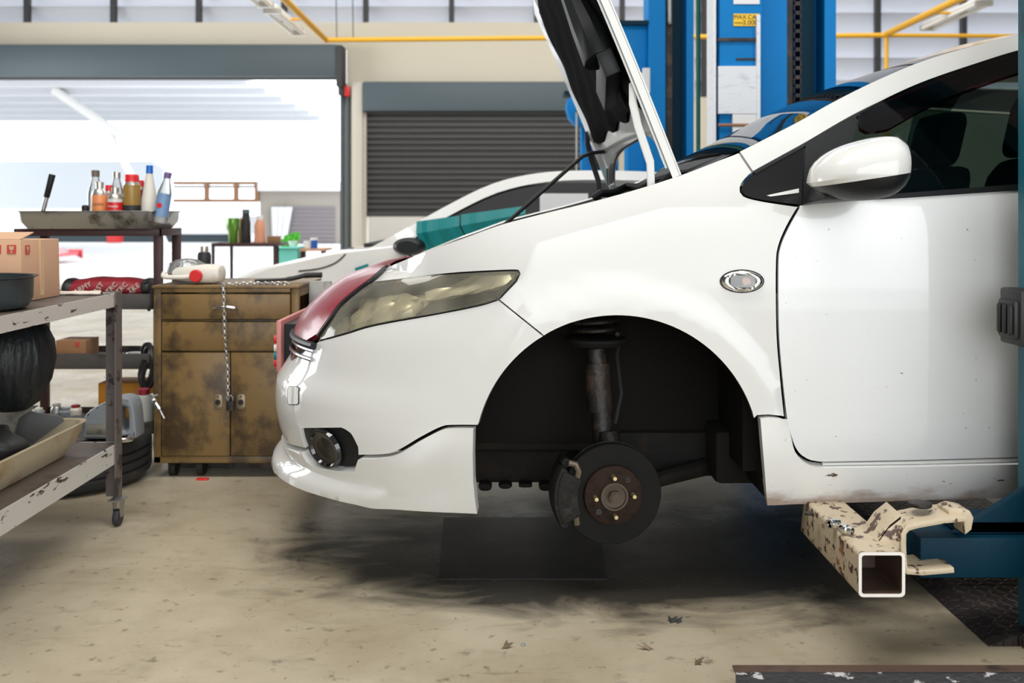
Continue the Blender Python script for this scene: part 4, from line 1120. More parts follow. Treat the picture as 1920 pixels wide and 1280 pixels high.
lift = thing('two_post_lift', 'blue two-post car lift holding up the white hatchback, with chequered floor plate', 'car lift', (1.35, 3.8, 0))
# near post (only its inner edge is in the frame)
pn = [(1.208, 2.38), (1.208, 2.12), (1.60, 2.12), (1.60, 2.38), (1.52, 2.38), (1.52, 2.365), (1.585, 2.365), (1.585, 2.135), (1.223, 2.135), (1.223, 2.365), (1.29, 2.365), (1.29, 2.38)]
near_post = MB().prism(pn, .022, 3.6, 'xy').build('post', M['tealpost_lit'], lift, bevel=.004, smooth=False)
pad = MB(); pad.box(1.160, 1.208, 2.27, 2.37, .695, .825).box(1.150, 1.166, 2.28, 2.36, .71, .80)
for k in range(3): pad.box(1.142, 1.152, 2.285+k*.026, 2.30+k*.026, .72, .79)
pad.build('rubber_door_guard', M['cableblk'], lift, bevel=.006)
# base plate and hose cover over the floor
MB().prism([(1.10, .001), (1.155, .022), (1.62, .022), (1.66, .001)], 2.30, 5.2, 'xz').build('floor_cover_plate', M['checker'], lift)
MB().box(1.175, 1.70, 2.102, 2.298, .001, .022).build('base_plate', M['ironbrown'], lift, bevel=.003)
for yy in (2.13, 2.26): MB().cyl((1.19, yy, .022), (1.19, yy, .045), .014, n=6).build('anchor_bolt', M['iron'], lift)
# carriage arm at the bottom (teal)
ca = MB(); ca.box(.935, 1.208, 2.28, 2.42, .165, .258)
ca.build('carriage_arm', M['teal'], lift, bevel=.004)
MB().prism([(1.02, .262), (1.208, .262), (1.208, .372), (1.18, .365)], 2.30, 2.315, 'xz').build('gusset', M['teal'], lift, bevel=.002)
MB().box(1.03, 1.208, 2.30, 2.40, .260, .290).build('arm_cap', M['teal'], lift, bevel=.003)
# cream clevis, pivot pin
cl = MB()
def strip(pts, th):
    """pts xz polyline -> closed polygon of thickness th (below/right)"""
    out = []
    n = len(pts); nn = []
    for i in range(n):
        a = Vector(pts[max(i-1, 0)]); b_ = Vector(pts[min(i+1, n-1)]); d = (b_-a).normalized(); nn.append(Vector((-d.y, d.x)))
    return [tuple(p) for p in pts]+[tuple(Vector(pts[i])-nn[i]*th) for i in range(n-1, -1, -1)]
def q(px, py, d): return ((px-HX)*d/F, CAMZ-(py-HY)*d/F)
D0 = 2.22
c_ = [q(*p, D0) for p in ((1812, 967), (1770, 971), (1720, 980), (1700, 986), (1690, 998), (1689, 1020), (1690, 1045), (1692, 1066), (1700, 1077), (1730, 1079), (1790, 1074))]
cl.prism(strip(c_, -.0125), D0, D0+.10)
clev = cl.build('arm_clevis', M['creamsteel'], lift, bevel=.002)
cf = MB()   # sloping web from the tube up to the clevis
a0, a1 = D0+.005, D0+.095
pts = [q(1622, 1032, D0), q(1640, 1024, D0), q(1668, 985, D0), q(1692, 966, D0), q(1700, 985, D0), q(1690, 1000, D0), q(1688, 1038, D0)]
cf.prism(pts, a0, a0+.012)
cf.rings([[(pts[i][0], y, pts[i][1]+(.0 if y == a0 else .004)) for i in (0, 1, 2, 3)]+[(pts[i][0], y, pts[i][1]-.01) for i in (3, 2, 1, 0)] for y in (a0, a1)])
cf.build('gusset', M['creamsteel'], clev, bevel=.0015)
MB().cyl((.932, D0+.055, q(0, 962, D0)[1]), (.932, D0+.055, q(0, 955, D0)[1]), .026, n=28).build('pivot_pin', M['iron'], lift, bevel=.002)
mb = MB(); hk = [(1775, 955), (1790, 950), (1815, 955), (1822, 968), (1818, 990), (1806, 1000), (1804, 975), (1790, 966), (1775, 962)]
mb.prism([q(a, b_, D0+.03) for a, b_ in hk], D0+.02, D0+.08).build('locking_tab', M['creamsteel'], lift, bevel=.002)
# square swing-arm tube, end open towards the camera
T0_, T1_ = 2.15, 2.55
xa, xb, za, zb2 = (1610-HX)*T0_/F, (1697-HX)*T0_/F, CAMZ-(1119-HY)*T0_/F, CAMZ-(1035-HY)*T0_/F
outer = rrect(xa, xb, za, zb2, .010, 4); inner = rrect(xa+.0065, xb-.0065, za+.0065, zb2-.0065, .006, 4)
def ringy(poly, y, sh=0.0): return [(x, y+sh*(zb2-z), z) for x, z in poly]
mb = MB()
mb.rings([ringy(inner, T0_+.004), ringy(outer, T0_+.001), ringy(outer, T1_, .35)], cap=False)
xs_off = -.008
mb.v = [(x+(y-T0_)*(-.0), y, z) for x, y, z in mb.v]
arm = mb.build('swing_arm', M['creamsteel'], lift, angle=25)
MB().rings([ringy(inner, T0_-.0006), ringy(inner, T0_+.002), ringy(outer, T0_+.002), ringy(outer, T0_-.0006), ringy(inner, T0_-.0006)], cap=False).build('tube_rim', M['ivory'], arm, angle=25)
MB().rings([ringy(inner, T0_+.0025), ringy(inner, T1_-.02)], cap=False).rings([ringy(inner, T0_+.16), ringy(inner, T0_+.162)], cap=True).build('tube_inside', M['ironbrown'], arm)
mb = MB()
for (px, py, dd, tx) in ((1598, 972, 2.30, .3), (1606, 982, 2.26, -.2)):
    a = P(px, py, dd); mb.cyl(a-Vector((.012, .008*tx, .0)), a+Vector((.014, .01*tx, .002)), .0115, n=20).cyl(a+Vector((.014, .01*tx, .002)), a+Vector((.022, .012*tx, .003)), .008, n=16)
# two loose chrome sockets on the arm
for k, (x, y, rz) in enumerate(((.747, 2.31, .5), (.762, 2.265, -.9))):
    d = Vector((math.cos(rz), math.sin(rz), 0)); o = Vector((x, y, zb2+.0122))
    s = MB().lathe([(.0075, 0), (.0115, 0), (.012, .001), (.012, .016), (.0095, .018), (.0095, .028), (.0075, .028), (.0075, .01)], (0, 0, 0), 22, cap=False)
    R_m = Matrix.Translation(o-d*.014) @ d.to_track_quat('Z', 'Y').to_matrix().to_4x4()
    so = s.build('socket', M['chrome'], xf=R_m)
    tagp(so, ('chrome socket lying on the cream lift arm, the one farther from the tube end', 'chrome socket lying on the cream lift arm, the one nearer the open tube end')[k], 'socket')
MB().lathe([(.011, 0), (.011, .004), (.004, .008)], (.722, 2.42, zb2), 16).build('grease_bolt', M['iron'], arm)
# far post
XF0, XF1, YF = 1.26, 1.70, 5.15
def fx(px, d=5.15): return (px-HX)*d/F
def fz(py, d=5.15): return CAMZ-(py-HY)*d/F
pf = col_poly_channel(fx(1420), fx(1568), YF, YF+.32, .012, fx(1476)-fx(1420), fx(1568)-fx(1546))
MB().prism(pf, .02, 3.6, 'xy').build('post', M['blue'], lift, bevel=.003, smooth=False)
MB().box(fx(1478), fx(1491), YF+.05, YF+.06, 0.02, 3.6).build('chain_guard', M['iron'], lift)
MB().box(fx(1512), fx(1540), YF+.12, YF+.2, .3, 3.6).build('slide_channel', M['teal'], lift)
chain('lift_chain', fx(1501), YF+.06, .5, 2.6, M['iron'], lift)
MB().box(fx(1380), 1.75, YF-.05, YF+.4, .001, .02).build('base_plate', M['iron'], lift)
# control box beside the far post
cbx = MB().box(fx(1341, 5.1), fx(1421, 5.1), 5.0, 5.14, fz(285, 5.05), 3.2).build('control_cabinet', M['blue'], lift, bevel=.006)
MB().box(fx(1337, 5.0)-.004, fx(1341, 5.0), 4.98, 5.14, fz(420, 5.05), 3.2).build('white_trunking', M['paper'], cbx)
MB().box(fx(1416, 5.0), fx(1423, 5.0), 4.97, 5.0, fz(250, 5.0), fz(30, 5.0)).build('wiring_strip', M['paper'], cbx)
MB().box(fx(1345, 5.0), fx(1420, 5.0), 4.985, 5.0, fz(78, 5.0), fz(72, 5.0)).build('shelf_lip', M['iron'], cbx)
MB().box(fx(1345, 5.0), fx(1421, 5.0), 4.975, 4.999, fz(213, 4.98), fz(124, 4.98)).build('instruction_sheet', M['paper'], cbx)
ys = 4.998
sg = MB().box(fx(1375, ys), fx(1424, ys), ys-.004, ys, fz(49, ys), fz(26, ys)).build('capacity_sign', M['sign'], cbx)
text_part('sign_lettering', 'MAX.CAP', .030, (fx(1399, ys), ys-.005, fz(32.5, ys)), (1, 0, 0), (0, 0, 1), M['ink'], sg)
text_part('sign_lettering', '3.000', .034, (fx(1406, ys), ys-.005, fz(43, ys)), (1, 0, 0), (0, 0, 1), M['ink'], sg)
text_part('sign_lettering', 'WEIGHT', .012, (fx(1385, ys), ys-.005, fz(43.5, ys)), (1, 0, 0), (0, 0, 1), M['ink'], sg)
MB().box(fx(1375, ys), fx(1424, ys), ys-.004, ys, fz(8, ys), fz(-12, ys)).build('white_sign', M['paper2'], cbx)
MB().box(fx(1380, ys), fx(1420, ys), ys-.003, ys, fz(113, ys), fz(109, ys)).build('handle_slot', M['iron'], cbx)
MB().box(fx(1372, ys), fx(1420, ys), ys-.02, ys, fz(232, ys), fz(214, ys)).box(fx(1372, ys), fx(1415, ys), ys-.02, ys, fz(248, ys), fz(238, ys)).build('paper_holder', M['paper2'], cbx)
MB().cyl((fx(1345, ys), ys-.02, fz(235, ys)), (fx(1420, ys), ys-.02, fz(235, ys)), .008).build('hanger_rod', M['orangep'], cbx)
MB().cyl(P(1309, -60, 5.3), P(1309, 330, 5.3), .012).build('green_hose', mat('green_hose', (.0, .09, .06), .5), lift)

# ---- second lift further back
t = thing('two_post_lift', 'blue two-post lift standing further back, behind the raised bonnet', 'car lift', (1.2, 7.8, 0))
def gx(px, d=7.6): return (px-HX)*d/F
def gz(py, d=7.6): return CAMZ-(py-HY)*d/F
MB().prism(col_poly_channel(gx(1216), gx(1301), 7.6, 7.9, .012, gx(1248)-gx(1216), gx(1301)-gx(1287)), .02, 3.8, 'xy').build('post', M['blue'], t, bevel=.003, smooth=False)
MB().box(gx(1251), gx(1262), 7.64, 7.68, .3, 3.8).build('chain_cover', M['iron'], t)
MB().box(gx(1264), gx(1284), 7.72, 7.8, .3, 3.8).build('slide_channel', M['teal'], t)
MB().box(gx(1170), gx(1216), 7.65, 7.8, gz(130), gz(45)).build('motor_box', M['blue'], t, bevel=.01)
MB().box(gx(1155), gx(1217), 7.6, 7.8, gz(46), gz(38)).build('shelf', M['teal'], t)
MB().cyl((gx(1256), 7.62, gz(45)), (gx(1256), 7.62, gz(-20)), .022).build('cable_roller', M['steel'], t)
MB().box(gx(1205), gx(1218), 7.58, 7.62, gz(175), gz(128)).build('white_label', M['paper2'], t)
MB().box(gx(1180), gx(1216), 7.7, 7.95, .02, gz(225)).build('carriage', M['blue'], t)
MB().box(gx(1170), gx(1330), 7.55, 8.0, .001, .02).build('base_plate', M['iron'], t)
MB().box(gx(1090, 8.2), gx(1112, 8.2), 8.2, 8.35, 0.0, gz(235, 8.2)).box(gx(1125, 8.2), gx(1160, 8.2), 8.2, 8.4, 0.0, gz(60, 8.2)).build('post', M['blue'], t, bevel=.01)
MB().box(gx(1108, 8.2), gx(1126, 8.2), 8.3, 8.4, 0.0, gz(240, 8.2)).build('chain_cover', M['iron'], t)
MB().prism([(gx(1062, 8.1), gz(190, 8.1)), (gx(1068, 8.1), gz(184, 8.1)), (gx(1150, 8.1), gz(184, 8.1)), (gx(1150, 8.1), gz(236, 8.1)), (gx(1078, 8.1), gz(236, 8.1)), (gx(1066, 8.1), gz(222, 8.1)), (gx(1061, 8.1), gz(205, 8.1))], 8.0, 8.2).build('pulley_housing', M['blue'], t, bevel=.01)
MB().box(gx(1057, 8.1), gx(1100, 8.1), 8.0, 8.25, gz(180, 8.1), gz(173, 8.1)).build('top_plate', M['teal'], t)
MB().cyl((gx(1083, 8.0), 7.98, gz(211, 8.0)), (gx(1083, 8.0), 8.0, gz(211, 8.0)), .018).build('pulley_pin', M['iron'], t)
MB().cyl((gx(1081, 8.0), 7.98, gz(211, 8.0)), (gx(1081, 8.0), 7.98, gz(330, 8.0)), .008).build('cable', M['cabgrey'], t)

# foreground steel bar
bx0 = (1378-HX)*2.07/F
fb_ = thing('steel_channel', 'black scratched steel channel lying across the floor at the bottom right of the photo', 'steel bar', (1.2, 2.09, 0))
MB().box(bx0, 2.2, 2.058, 2.064, .0005, .0495).build('front_web', M['ironscr'], fb_, smooth=False)
MB().box(bx0, 2.2, 2.0645, 2.096, .0455, .050).build('top_flange', M['ironbrown'], fb_, smooth=False)
MB().box(bx0, 2.2, 2.0645, 2.096, .0005, .005).build('bottom_flange', M['ironbrown'], fb_, smooth=False)
# ================================================================ clutter on the left
def single(o, label, cat, group=None, kind=None): return tagp(o, label, cat, group, kind)
def curve_path(pts, n=8):
    out = []
    for i in range(len(pts)-1):
        p0 = Vector(pts[max(i-1, 0)]); p1 = Vector(pts[i]); p2 = Vector(pts[i+1]); p3 = Vector(pts[min(i+2, len(pts)-1)])
        for k in range(n):
            t = k/n; out.append(.5*((2*p1)+(-p0+p2)*t+(2*p0-5*p1+4*p2-p3)*t*t+(-p0+3*p1-3*p2+p3)*t**3))
    out.append(Vector(pts[-1])); return out
# ---- tool cabinet
CY = 3.76
def kx(px, d=CY): return (px-HX)*d/F
def kz(py, d=CY): return CAMZ-(py-HY)*d/F
X0, X1 = kx(288), kx(560)
cab = thing('tool_cabinet', 'tan steel tool cabinet with two drawers and two chained doors, behind the car nose', 'cabinet', ((X0+X1)/2, CY+.2, 0))
b = MB()
b.box(X0, kx(302), CY, CY+.42, kz(868), kz(540)).box(kx(546), X1, CY, CY+.42, kz(868), kz(540))
b.box(X0, X1, CY+.02, CY+.42, kz(868), kz(540)-.03)
b.box(X0, X1, CY, CY+.42, kz(868), kz(855))
b.build('body', M['cab'], cab, bevel=.003)
b = MB().box(X0-.004, X1+.004, CY-.012, CY+.43, kz(540), kz(535)); b.box(kx(303), kx(545), CY-.008, CY+.02, kz(548), kz(540))
b.build('top_panel', M['cab'], cab, bevel=.002)
dw = MB().box(kx(304), kx(545), CY-.012, CY+.019, kz(598), kz(551)).build('drawer', M['cab'], cab, bevel=.004)
hp_ = [(kx(403), CY-.012, kz(578)), (kx(406), CY-.03, kz(576)), (kx(425), CY-.036, kz(573.5)), (kx(444), CY-.03, kz(576)), (kx(447), CY-.012, kz(578))]
MB().tube(curve_path(hp_), .0055, 8).build('drawer_handle', M['chrome'], dw)
MB().box(kx(305), kx(545), CY-.010, CY+.019, kz(657), kz(603)).build('drawer', M['cab'], cab, bevel=.004)
for a, c, hx in ((304, 431.5, 410), (433.5, 546, 453)):
    d_ = MB().box(kx(a), kx(c), CY-.006, CY+.019, kz(854), kz(660)).build('cabinet_door', M['cab'], cab, bevel=.003)
    la = MB().prism(rrect(kx(hx-8), kx(hx+8), kz(766), kz(738), .012), CY-.010, CY-.0062).build('latch_plate', M['cabgrey'] if False else mat('latch_metal', (.25, .2, .13), .4, metal=.6), d_, bevel=.001)
    MB().cyl((kx(hx), CY-.0125, kz(753)), (kx(hx), CY-.0102, kz(753)), .0105, n=20).build('lock_hole', M['iron'], la)
    MB().cyl((kx(hx), CY-.0125, kz(742)), (kx(hx), CY-.0102, kz(742)), .003, n=10).build('screw', M['iron'], la)
MB().box(X0+.02, X1, CY+.10, CY+.33, .014, kz(869)).build('plinth', M['iron'], cab)
for xx in (kx(318), kx(370), kx(540)):
    for yy in (CY+.05, CY+.375):
        MB().cyl((xx-.012, yy, .032), (xx+.012, yy, .032), .032).box(xx-.02, xx+.02, yy-.02, yy+.02, .05, .066).build('caster', M['iron'], cab)
MB().box(X1+.002, X1+.09, CY+.18, CY+.20, kz(640), kz(533)).build('side_bracket', M['cabgrey'], cab, bevel=.002)
# chain hanging in front of the doors
def link_chain(pts, r=.0023, L=.017, wd=.0055):
    mb = MB(); path = [Vector(p) for p in pts]; k = 0; carry = 0
    for a, b_ in zip(path, path[1:]):
        d = (b_-a); ln = d.length; d.normalize(); s = carry
        side = Vector((1, 0, 0)) if abs(d.x) < .8 else Vector((0, 0, 1)); n1 = d.cross(side).normalized(); n2 = d.cross(n1)
        while s < ln:
            c = a+d*s; u = n1 if k % 2 else n2
            ring = [c+d*(L*.5-wd)*(1 if math.cos(t) > 0 else -1)+d*wd*math.cos(t)+u*wd*math.sin(t) for t in [i*2*PI/12+.01 for i in range(13)]]
            mb.tube(ring, r, 5); s += L*.78; k += 1
        carry = s-ln
    return mb
ch = link_chain([(kx(425), CY-.045, kz(534)), (kx(427), CY-.047, kz(570)), (kx(428), CY-.046, kz(620)), (kx(430), CY-.022, kz(680)), (kx(431), CY-.02, kz(752)), (kx(431), CY-.02, kz(764))]).build('chain', M['steel'])
single(ch, 'steel chain hanging down between the tan cabinet doors', 'chain')
pk = thing('padlock', 'small dark padlock closing the chain on the cabinet doors', 'padlock', (kx(436), CY-.03, kz(768)))
MB().box(kx(430), kx(444), CY-.045, CY-.027, kz(766), kz(748)).build('lock_body', M['iron'], pk, bevel=.003)
MB().tube(curve_path([(kx(433), CY-.036, kz(749)), (kx(433), CY-.036, kz(742)), (kx(437), CY-.036, kz(738)), (kx(441), CY-.036, kz(742)), (kx(441), CY-.036, kz(749))]), .0025, 6).build('shackle', M['steel'], pk)
ch = link_chain([(kx(428), CY+.01, kz(534)), (kx(450), CY+.02, kz(532.5)), (kx(480), CY+.04, kz(532.5)), (kx(510), CY+.03, kz(532)), (kx(540), CY+.03, kz(532.5))]).build('chain', M['steel'])
single(ch, 'steel chain lying along the top of the tan cabinet', 'chain')
rb = MB().tube(curve_path([(kx(470), CY+.06, kz(533)+.010), (kx(530), CY+.1, kz(533)+.014), (kx(560), CY+.12, kz(533)+.026), (kx(592), CY+.12, kz(519))]), [.006]*8+[.009]*8+[.011]*8+[.012], 8).build('rubber_strip', M['cableblk'])
single(rb, 'black rubber strip lying on the right end of the cabinet top', 'rubber strip')
# jug with red cap lying on the cabinet
jy = CY+.10
def jx(px): return (px-HX)*jy/F
def jz(py): return CAMZ-(py-HY)*jy/F
ctop = kz(535)+.0005
j = thing('plastic_jug', 'dirty white plastic jug with a red cap lying on its side on the tan cabinet', 'jug', (jx(370), jy, ctop))
body = []
for x, s in ((jx(326), .35), (jx(332), .62), (jx(350), .80), (jx(385), 1), (jx(405), .98), (jx(416), .85), (jx(420), .5)):
    body.append([(x, jy+.055*s*math.copysign(abs(math.cos(a))**.6, math.cos(a)), ctop+.038+.037*s*math.copysign(abs(math.sin(a))**.7, math.sin(a))) for a in [i*2*PI/26 for i in range(26)]])
MB().rings(body).build('body', M['whitepl'], j)
MB().lathe([(.02, 0), (.024, .004), (.024, .02), (.021, .023)], (0, 0, 0), 24).build('cap', M['red'], j, xf=Matrix.Translation((jx(377), jy-.050, ctop+.033)) @ Matrix.Rotation(PI/2, 4, 'X'))
MB().tube(curve_path([(jx(316), jy-.045, ctop+.045), (jx(318), jy-.06, ctop+.03), (jx(345), jy-.06, ctop+.028), (jx(365), jy-.05, ctop+.03)]), .009, 10).build('handle', M['whitepl'], j)
rs = []
random.seed(3)
bagc = Vector((jx(352), jy+.02, ctop+.001))
def bagwob(a, h): return 1+.12*math.sin(3*a+h*40)+.08*math.sin(7*a+h*90)
bg = MB().lathe([(.05, 0), (.078, .012), (.082, .035), (.066, .07), (.04, .085), (.012, .09)], bagc+Vector((-.045, .12, 0)), 40, wob=bagwob).build('plastic_bag', M['clearbag'])
single(bg, 'crumpled clear plastic bag beside the red-capped jug on the cabinet', 'bag')
bt = thing('spray_bottle', 'black and red bottle standing behind the red-capped jug on the cabinet', 'bottle', (jx(383), CY+.30, ctop))
yb = CY+.33; sx = yb/F
bx_ = (383-HX)*sx
MB().lathe([(.024, 0), (.026, .004), (.026, .052), (.024, .058)], (bx_, yb, ctop), 24).build('bottle_base', M['darkred'], bt)
MB().lathe([(.026, .058), (.0265, .06), (.0265, .10), (.022, .112)], (bx_, yb, ctop), 24).build('bottle_body', M['ink'], bt)
MB().lathe([(.016, .112), (.017, .118), (.016, .135), (.012, .137)], (bx_, yb, ctop), 20).build('cap', M['tin'], bt)

# ---- dark red-brown stand
SY0, SY1 = 4.20, 4.46; sc = SY0/F
def sx_(px, d=SY0): return (px-HX)*d/F
def sz_(py, d=SY0): return CAMZ-(py-HY)*d/F
sxl, sxr = sx_(26), sx_(302)
st = thing('steel_stand', 'dark red-brown steel stand with three shelves, left of the tan cabinet', 'shelf stand', ((sxl+sxr)/2, 4.33, 0))
ztop = sz_(429)
f = MB(); f.box(sxl, sxr, SY0, SY0+.008, ztop-.030, ztop).box(sxl, sxr, SY1-.008, SY1, ztop-.030, ztop).box(sxl, sxl+.008, SY0, SY1, ztop-.030, ztop).box(sxr-.008, sxr, SY0, SY1, ztop-.030, ztop).box(sxl+.008, sxr-.008, SY0+.008, SY1-.008, ztop-.006, ztop-.001)
f.build('top_frame', M['stand'], st, bevel=.001)
for lx in (sxl, sxr-.034):
    for ly in (SY0+.002, SY1-.03):
        MB().box(lx, lx+.034, ly, ly+.028, 0.001, ztop-.0301).build('leg', M['stand'], st, bevel=.002)
for (zt_, nm) in ((sz_(551), 'a'), (sz_(663), 'b'), (.135, 'c')):
    s_ = MB().box(sxl+.036, sxr-.036, SY0+.012, SY1-.012, zt_-.03, zt_-.024); s_.box(sxl+.035, sxr-.035, SY0+.0, SY0+.012, zt_-.065, zt_).box(sxl+.035, sxr-.035, SY1-.012, SY1, zt_-.065, zt_)
    s_.build('shelf', M['cabgrey'] if nm == 'zz' else mat('dark_shelf_'+nm, (.08, .07, .065), .5, dirt=.55, dcol=(.03, .025, .02), dscale=8), st, bevel=.001)
zs2, zs3, zs4 = sz_(551)-.024, sz_(663)-.024, .135-.024
# parts tray on top
tx0, tx1 = sx_(42), sx_(300)
tray = thing('metal_tray', 'shallow worn metal tray full of bottles and cans on top of the dark stand', 'tray', ((tx0+tx1)/2, 4.3, ztop))
def trayring(ins, z, r=.03): return [(x, y, z) for x, y in rrect(tx0+ins, tx1-ins, SY0-.06+ins, SY1+.02-ins, r, 5)]
zb0 = ztop+.0005; zr = sz_(395, 4.16)
MB().rings([trayring(.035, zb0+.003), trayring(.03, zb0+.004), trayring(.010, zb0+.03), trayring(.006, zr-.004), trayring(-.006, zr), trayring(-.006, zr-.003), trayring(.002, zr-.006), trayring(.008, zb0+.028), trayring(.028, zb0)]).build('tray_body', M['steel'], tray)
zt = zb0+.0045
def can(px, ptop, wpx, y, name, label, m, capm, capn='cap', group=None, shape='can', cat='spray can', capr=.8, tilt=0, baseoff=0):
    s = y/F; x = (px-HX)*s; r = wpx*s/2; H = CAMZ-(ptop-HY)*s-zt
    t = thing(name, label, cat, (x, y, zt+baseoff))
    xf = Matrix.Translation((x, y, zt+baseoff)) @ Matrix.Rotation(tilt, 4, 'Y') @ Matrix.Translation((-x, -y, -zt-baseoff))
    c = (x, y, zt+baseoff)
    if shape == 'can':
        MB().lathe([(r*.94, 0), (r, .004), (r, H*.70)], c, 28).build('body', m, t, xf=xf)
        MB().lathe([(r, H*.70), (r*.95, H*.74), (r*.72, H*.82), (r*.6, H*.84)], c, 28).build('dome', M['tin'], t, xf=xf)
        MB().lathe([(r*capr*.6, H*.82), (r*capr*.62, H*.98), (r*capr*.5, H)], c, 24).build(capn, capm, t, xf=xf)
    elif shape == 'cancap':
        MB().lathe([(r*.94, 0), (r, .004), (r, H*.80)], c, 28).build('body', m, t, xf=xf)
        MB().lathe([(r, H*.80), (r*.9, H*.84), (r*.88, H*.86)], c, 28).build('dome', M['tin'], t, xf=xf)
        MB().lathe([(r*.86, H*.86), (r*.84, H*.97), (r*.7, H)], c, 24).build(capn, capm, t, xf=xf)
    elif shape == 'bottle':
        MB().lathe([(r*.9, 0), (r, .006), (r, H*.55), (r*.95, H*.62), (r*.5, H*.84), (r*.45, H*.9)], c, 28).build('body', m, t, xf=xf)
        MB().lathe([(r*.52, H*.885), (r*.54, H*.99), (r*.45, H)], c, 24).build(capn, capm, t, xf=xf)
    elif shape == 'cone':
        MB().lathe([(r*.92, 0), (r, .006), (r*.95, H*.45), (r*.6, H*.72), (r*.42, H*.85), (r*.40, H*.88)], c, 28).build('body', m, t, xf=xf)
        MB().lathe([(r*.44, H*.87), (r*.44, H*.99), (r*.4, H)], c, 24).build(capn, capm, t, xf=xf)
    return t, x, r, H, c, xf
c1 = can(179, 319, 28, 4.40, 'drink_bottle', 'clear empty bottle with a brown cap, leftmost bottle on the tray', M['clear'], mat('brown_cap', (.14, .11, .08), .5), shape='bottle', cat='bottle')
c2 = can(187, 340, 29, 4.26, 'spray_can', 'orange spray can without cap, leftmost can on the metal tray', M['orangecan'], M['tin'])
c3_ = can(219, 322, 26, 4.38, 'drink_bottle', 'clear bottle with a green label behind the white and red can', M['clear'], M['tin'], shape='bottle', cat='bottle')
MB().lathe([(c3_[2]*1.01, c3_[3]*.42), (c3_[2]*1.01, c3_[3]*.6)], c3_[4], 28, cap=False).build('label_band', mat('pale_green_label', (.35, .55, .4), .5), c3_[0])
c4 = can(216, 350, 29, 4.24, 'spray_can', 'white spray can with a red band, between the orange and amber cans', M['whitecan'], M['tin'])
for k, (a, b_) in enumerate(((.0, .10), (.42, .62))):
    MB().lathe([(c4[2]*1.01, c4[3]*a), (c4[2]*1.01, c4[3]*b_)], c4[4], 28, cap=False).build('label_band', M['red'], c4[0])
c5 = can(247, 327, 31, 4.25, 'spray_can', 'amber and black spray can with a red cap on the tray', M['ambercan'], M['red'], shape='cancap')
MB().lathe([(c5[2]*1.01, c5[3]*.02), (c5[2]*1.01, c5[3]*.42)], c5[4], 28, cap=False).build('label_band', M['ink'], c5[0])
can(204, 347, 16, 4.33, 'spray_can', 'slim red spray can half hidden behind the orange can', M['red'], M['red'], shape='cancap')
can(264, 338, 14, 4.33, 'spray_can', 'slim red spray can half hidden behind the amber can', M['darkred'], M['red'], shape='cancap')
c6 = can(280, 310, 30, 4.255, 'squeeze_bottle', 'cloudy white tapered bottle with a blue cap on the tray', M['whitepl'], M['bluecap'], shape='cone', cat='bottle')
c7 = can(300, 332, 26, 4.18, 'drink_bottle', 'tilted bottle with a purple cap and blue label at the tray edge', M['clear'], M['purple'], shape='bottle', cat='bottle', tilt=.16, baseoff=.022)
MB().lathe([(c7[2]*1.01, c7[3]*.12), (c7[2]*1.01, c7[3]*.58)], c7[4], 28, cap=False).build('label_band', M['labelmix'], c7[0], xf=c7[5])
MB().cyl(Vector(c7[4])+Vector((-.004, -c7[2]*1.02, c7[3]*.34)), Vector(c7[4])+Vector((-.004, -c7[2]*1.05, c7[3]*.34)), .011).build('label_spot', M['red'], c7[0], xf=c7[5])
# text on the cans
def wrap_text(body, size, c, r, zc_, m, parent, rot=0):
    cu = bpy.data.curves.new('lettering', 'FONT'); cu.body = body; cu.size = size; cu.align_x = 'CENTER'; cu.align_y = 'CENTER'
    o = bpy.data.objects.new('l', cu); me = bpy.data.meshes.new_from_object(o); bpy.data.objects.remove(o); bpy.data.curves.remove(cu)
    for v in me.vertices:
        x, z = v.co.x, v.co.y
        if rot: x, z = -z, x
        a = x/r; v.co = (c[0]+r*1.03*math.sin(a), c[1]-r*1.03*math.cos(a), zc_+z)
    me.materials.clear(); return link_mesh('lettering', me, m, parent, smooth=False)
wrap_text('CLEAN', .017, c2[4], c2[2], zt+c2[3]*.5, M['ink'], c2[0])
wrap_text('Throttle', .014, c4[4], c4[2], zt+c4[3]*.52, M['white'], c4[0])
hd = thing('scraper', 'black-handled scraper leaning upright at the left of the tray', 'hand tool', P(82, 396, 4.3))
MB().cyl(P(80, 398, 4.3), P(88, 368, 4.3), .010, .009).build('shaft', M['steel'], hd)
MB().cyl(P(87, 370, 4.3), P(98, 327, 4.3), .0125, .0145, n=16).build('handle', M['blackpl'], hd, bevel=.002)
o = MB().lathe([(.013, 0), (.015, .006), (.015, .03), (.010, .036)], (sx_(160, 4.2), 4.2, zt+.03), 16).build('knob', M['iron']); 
MB_ = None
single(o, 'small dark knob beside the orange can on the tray', 'knob'); o.location.z = zr-.012
# red sunshade bag on shelf 2
bgx0, bgx1 = sx_(125), sx_(262)
t = thing('rolled_bag', 'dark red rolled bag with pale lettering on the middle shelf of the stand', 'bag', ((bgx0+bgx1)/2, 4.28, zs2))
n_ = 30; rs = []
for k in range(17):
    u = k/16; x = bgx0+(bgx1-bgx0)*u; h = .040+.006*math.sin(u*PI)
    rs.append([(x, 4.285+.07*math.cos(a), zs2+.001+h+h*math.sin(a)*(1+.05*math.sin(u*14+a*2))) for a in [i*2*PI/n_ for i in range(n_)]])
MB().rings(rs).build('bag_body', M['darkred'], t)
for sgn, xe in ((-1, bgx0), (1, bgx1)):
    rr = []
    for k, (dx, s) in enumerate(((-.008, .93), (.010, 1.05), (.028, 1.0), (.045, .6), (.05, .2))):
        rr.append([(xe+sgn*dx, 4.285+.073*s*math.cos(a), zs2+.002+.042+.042*s*math.sin(a)-(.0 if dx < .03 else .004)) for a in [i*2*PI/20 for i in range(20)]])
    MB().rings(rr).build('bag_end', M['cableblk'], t)
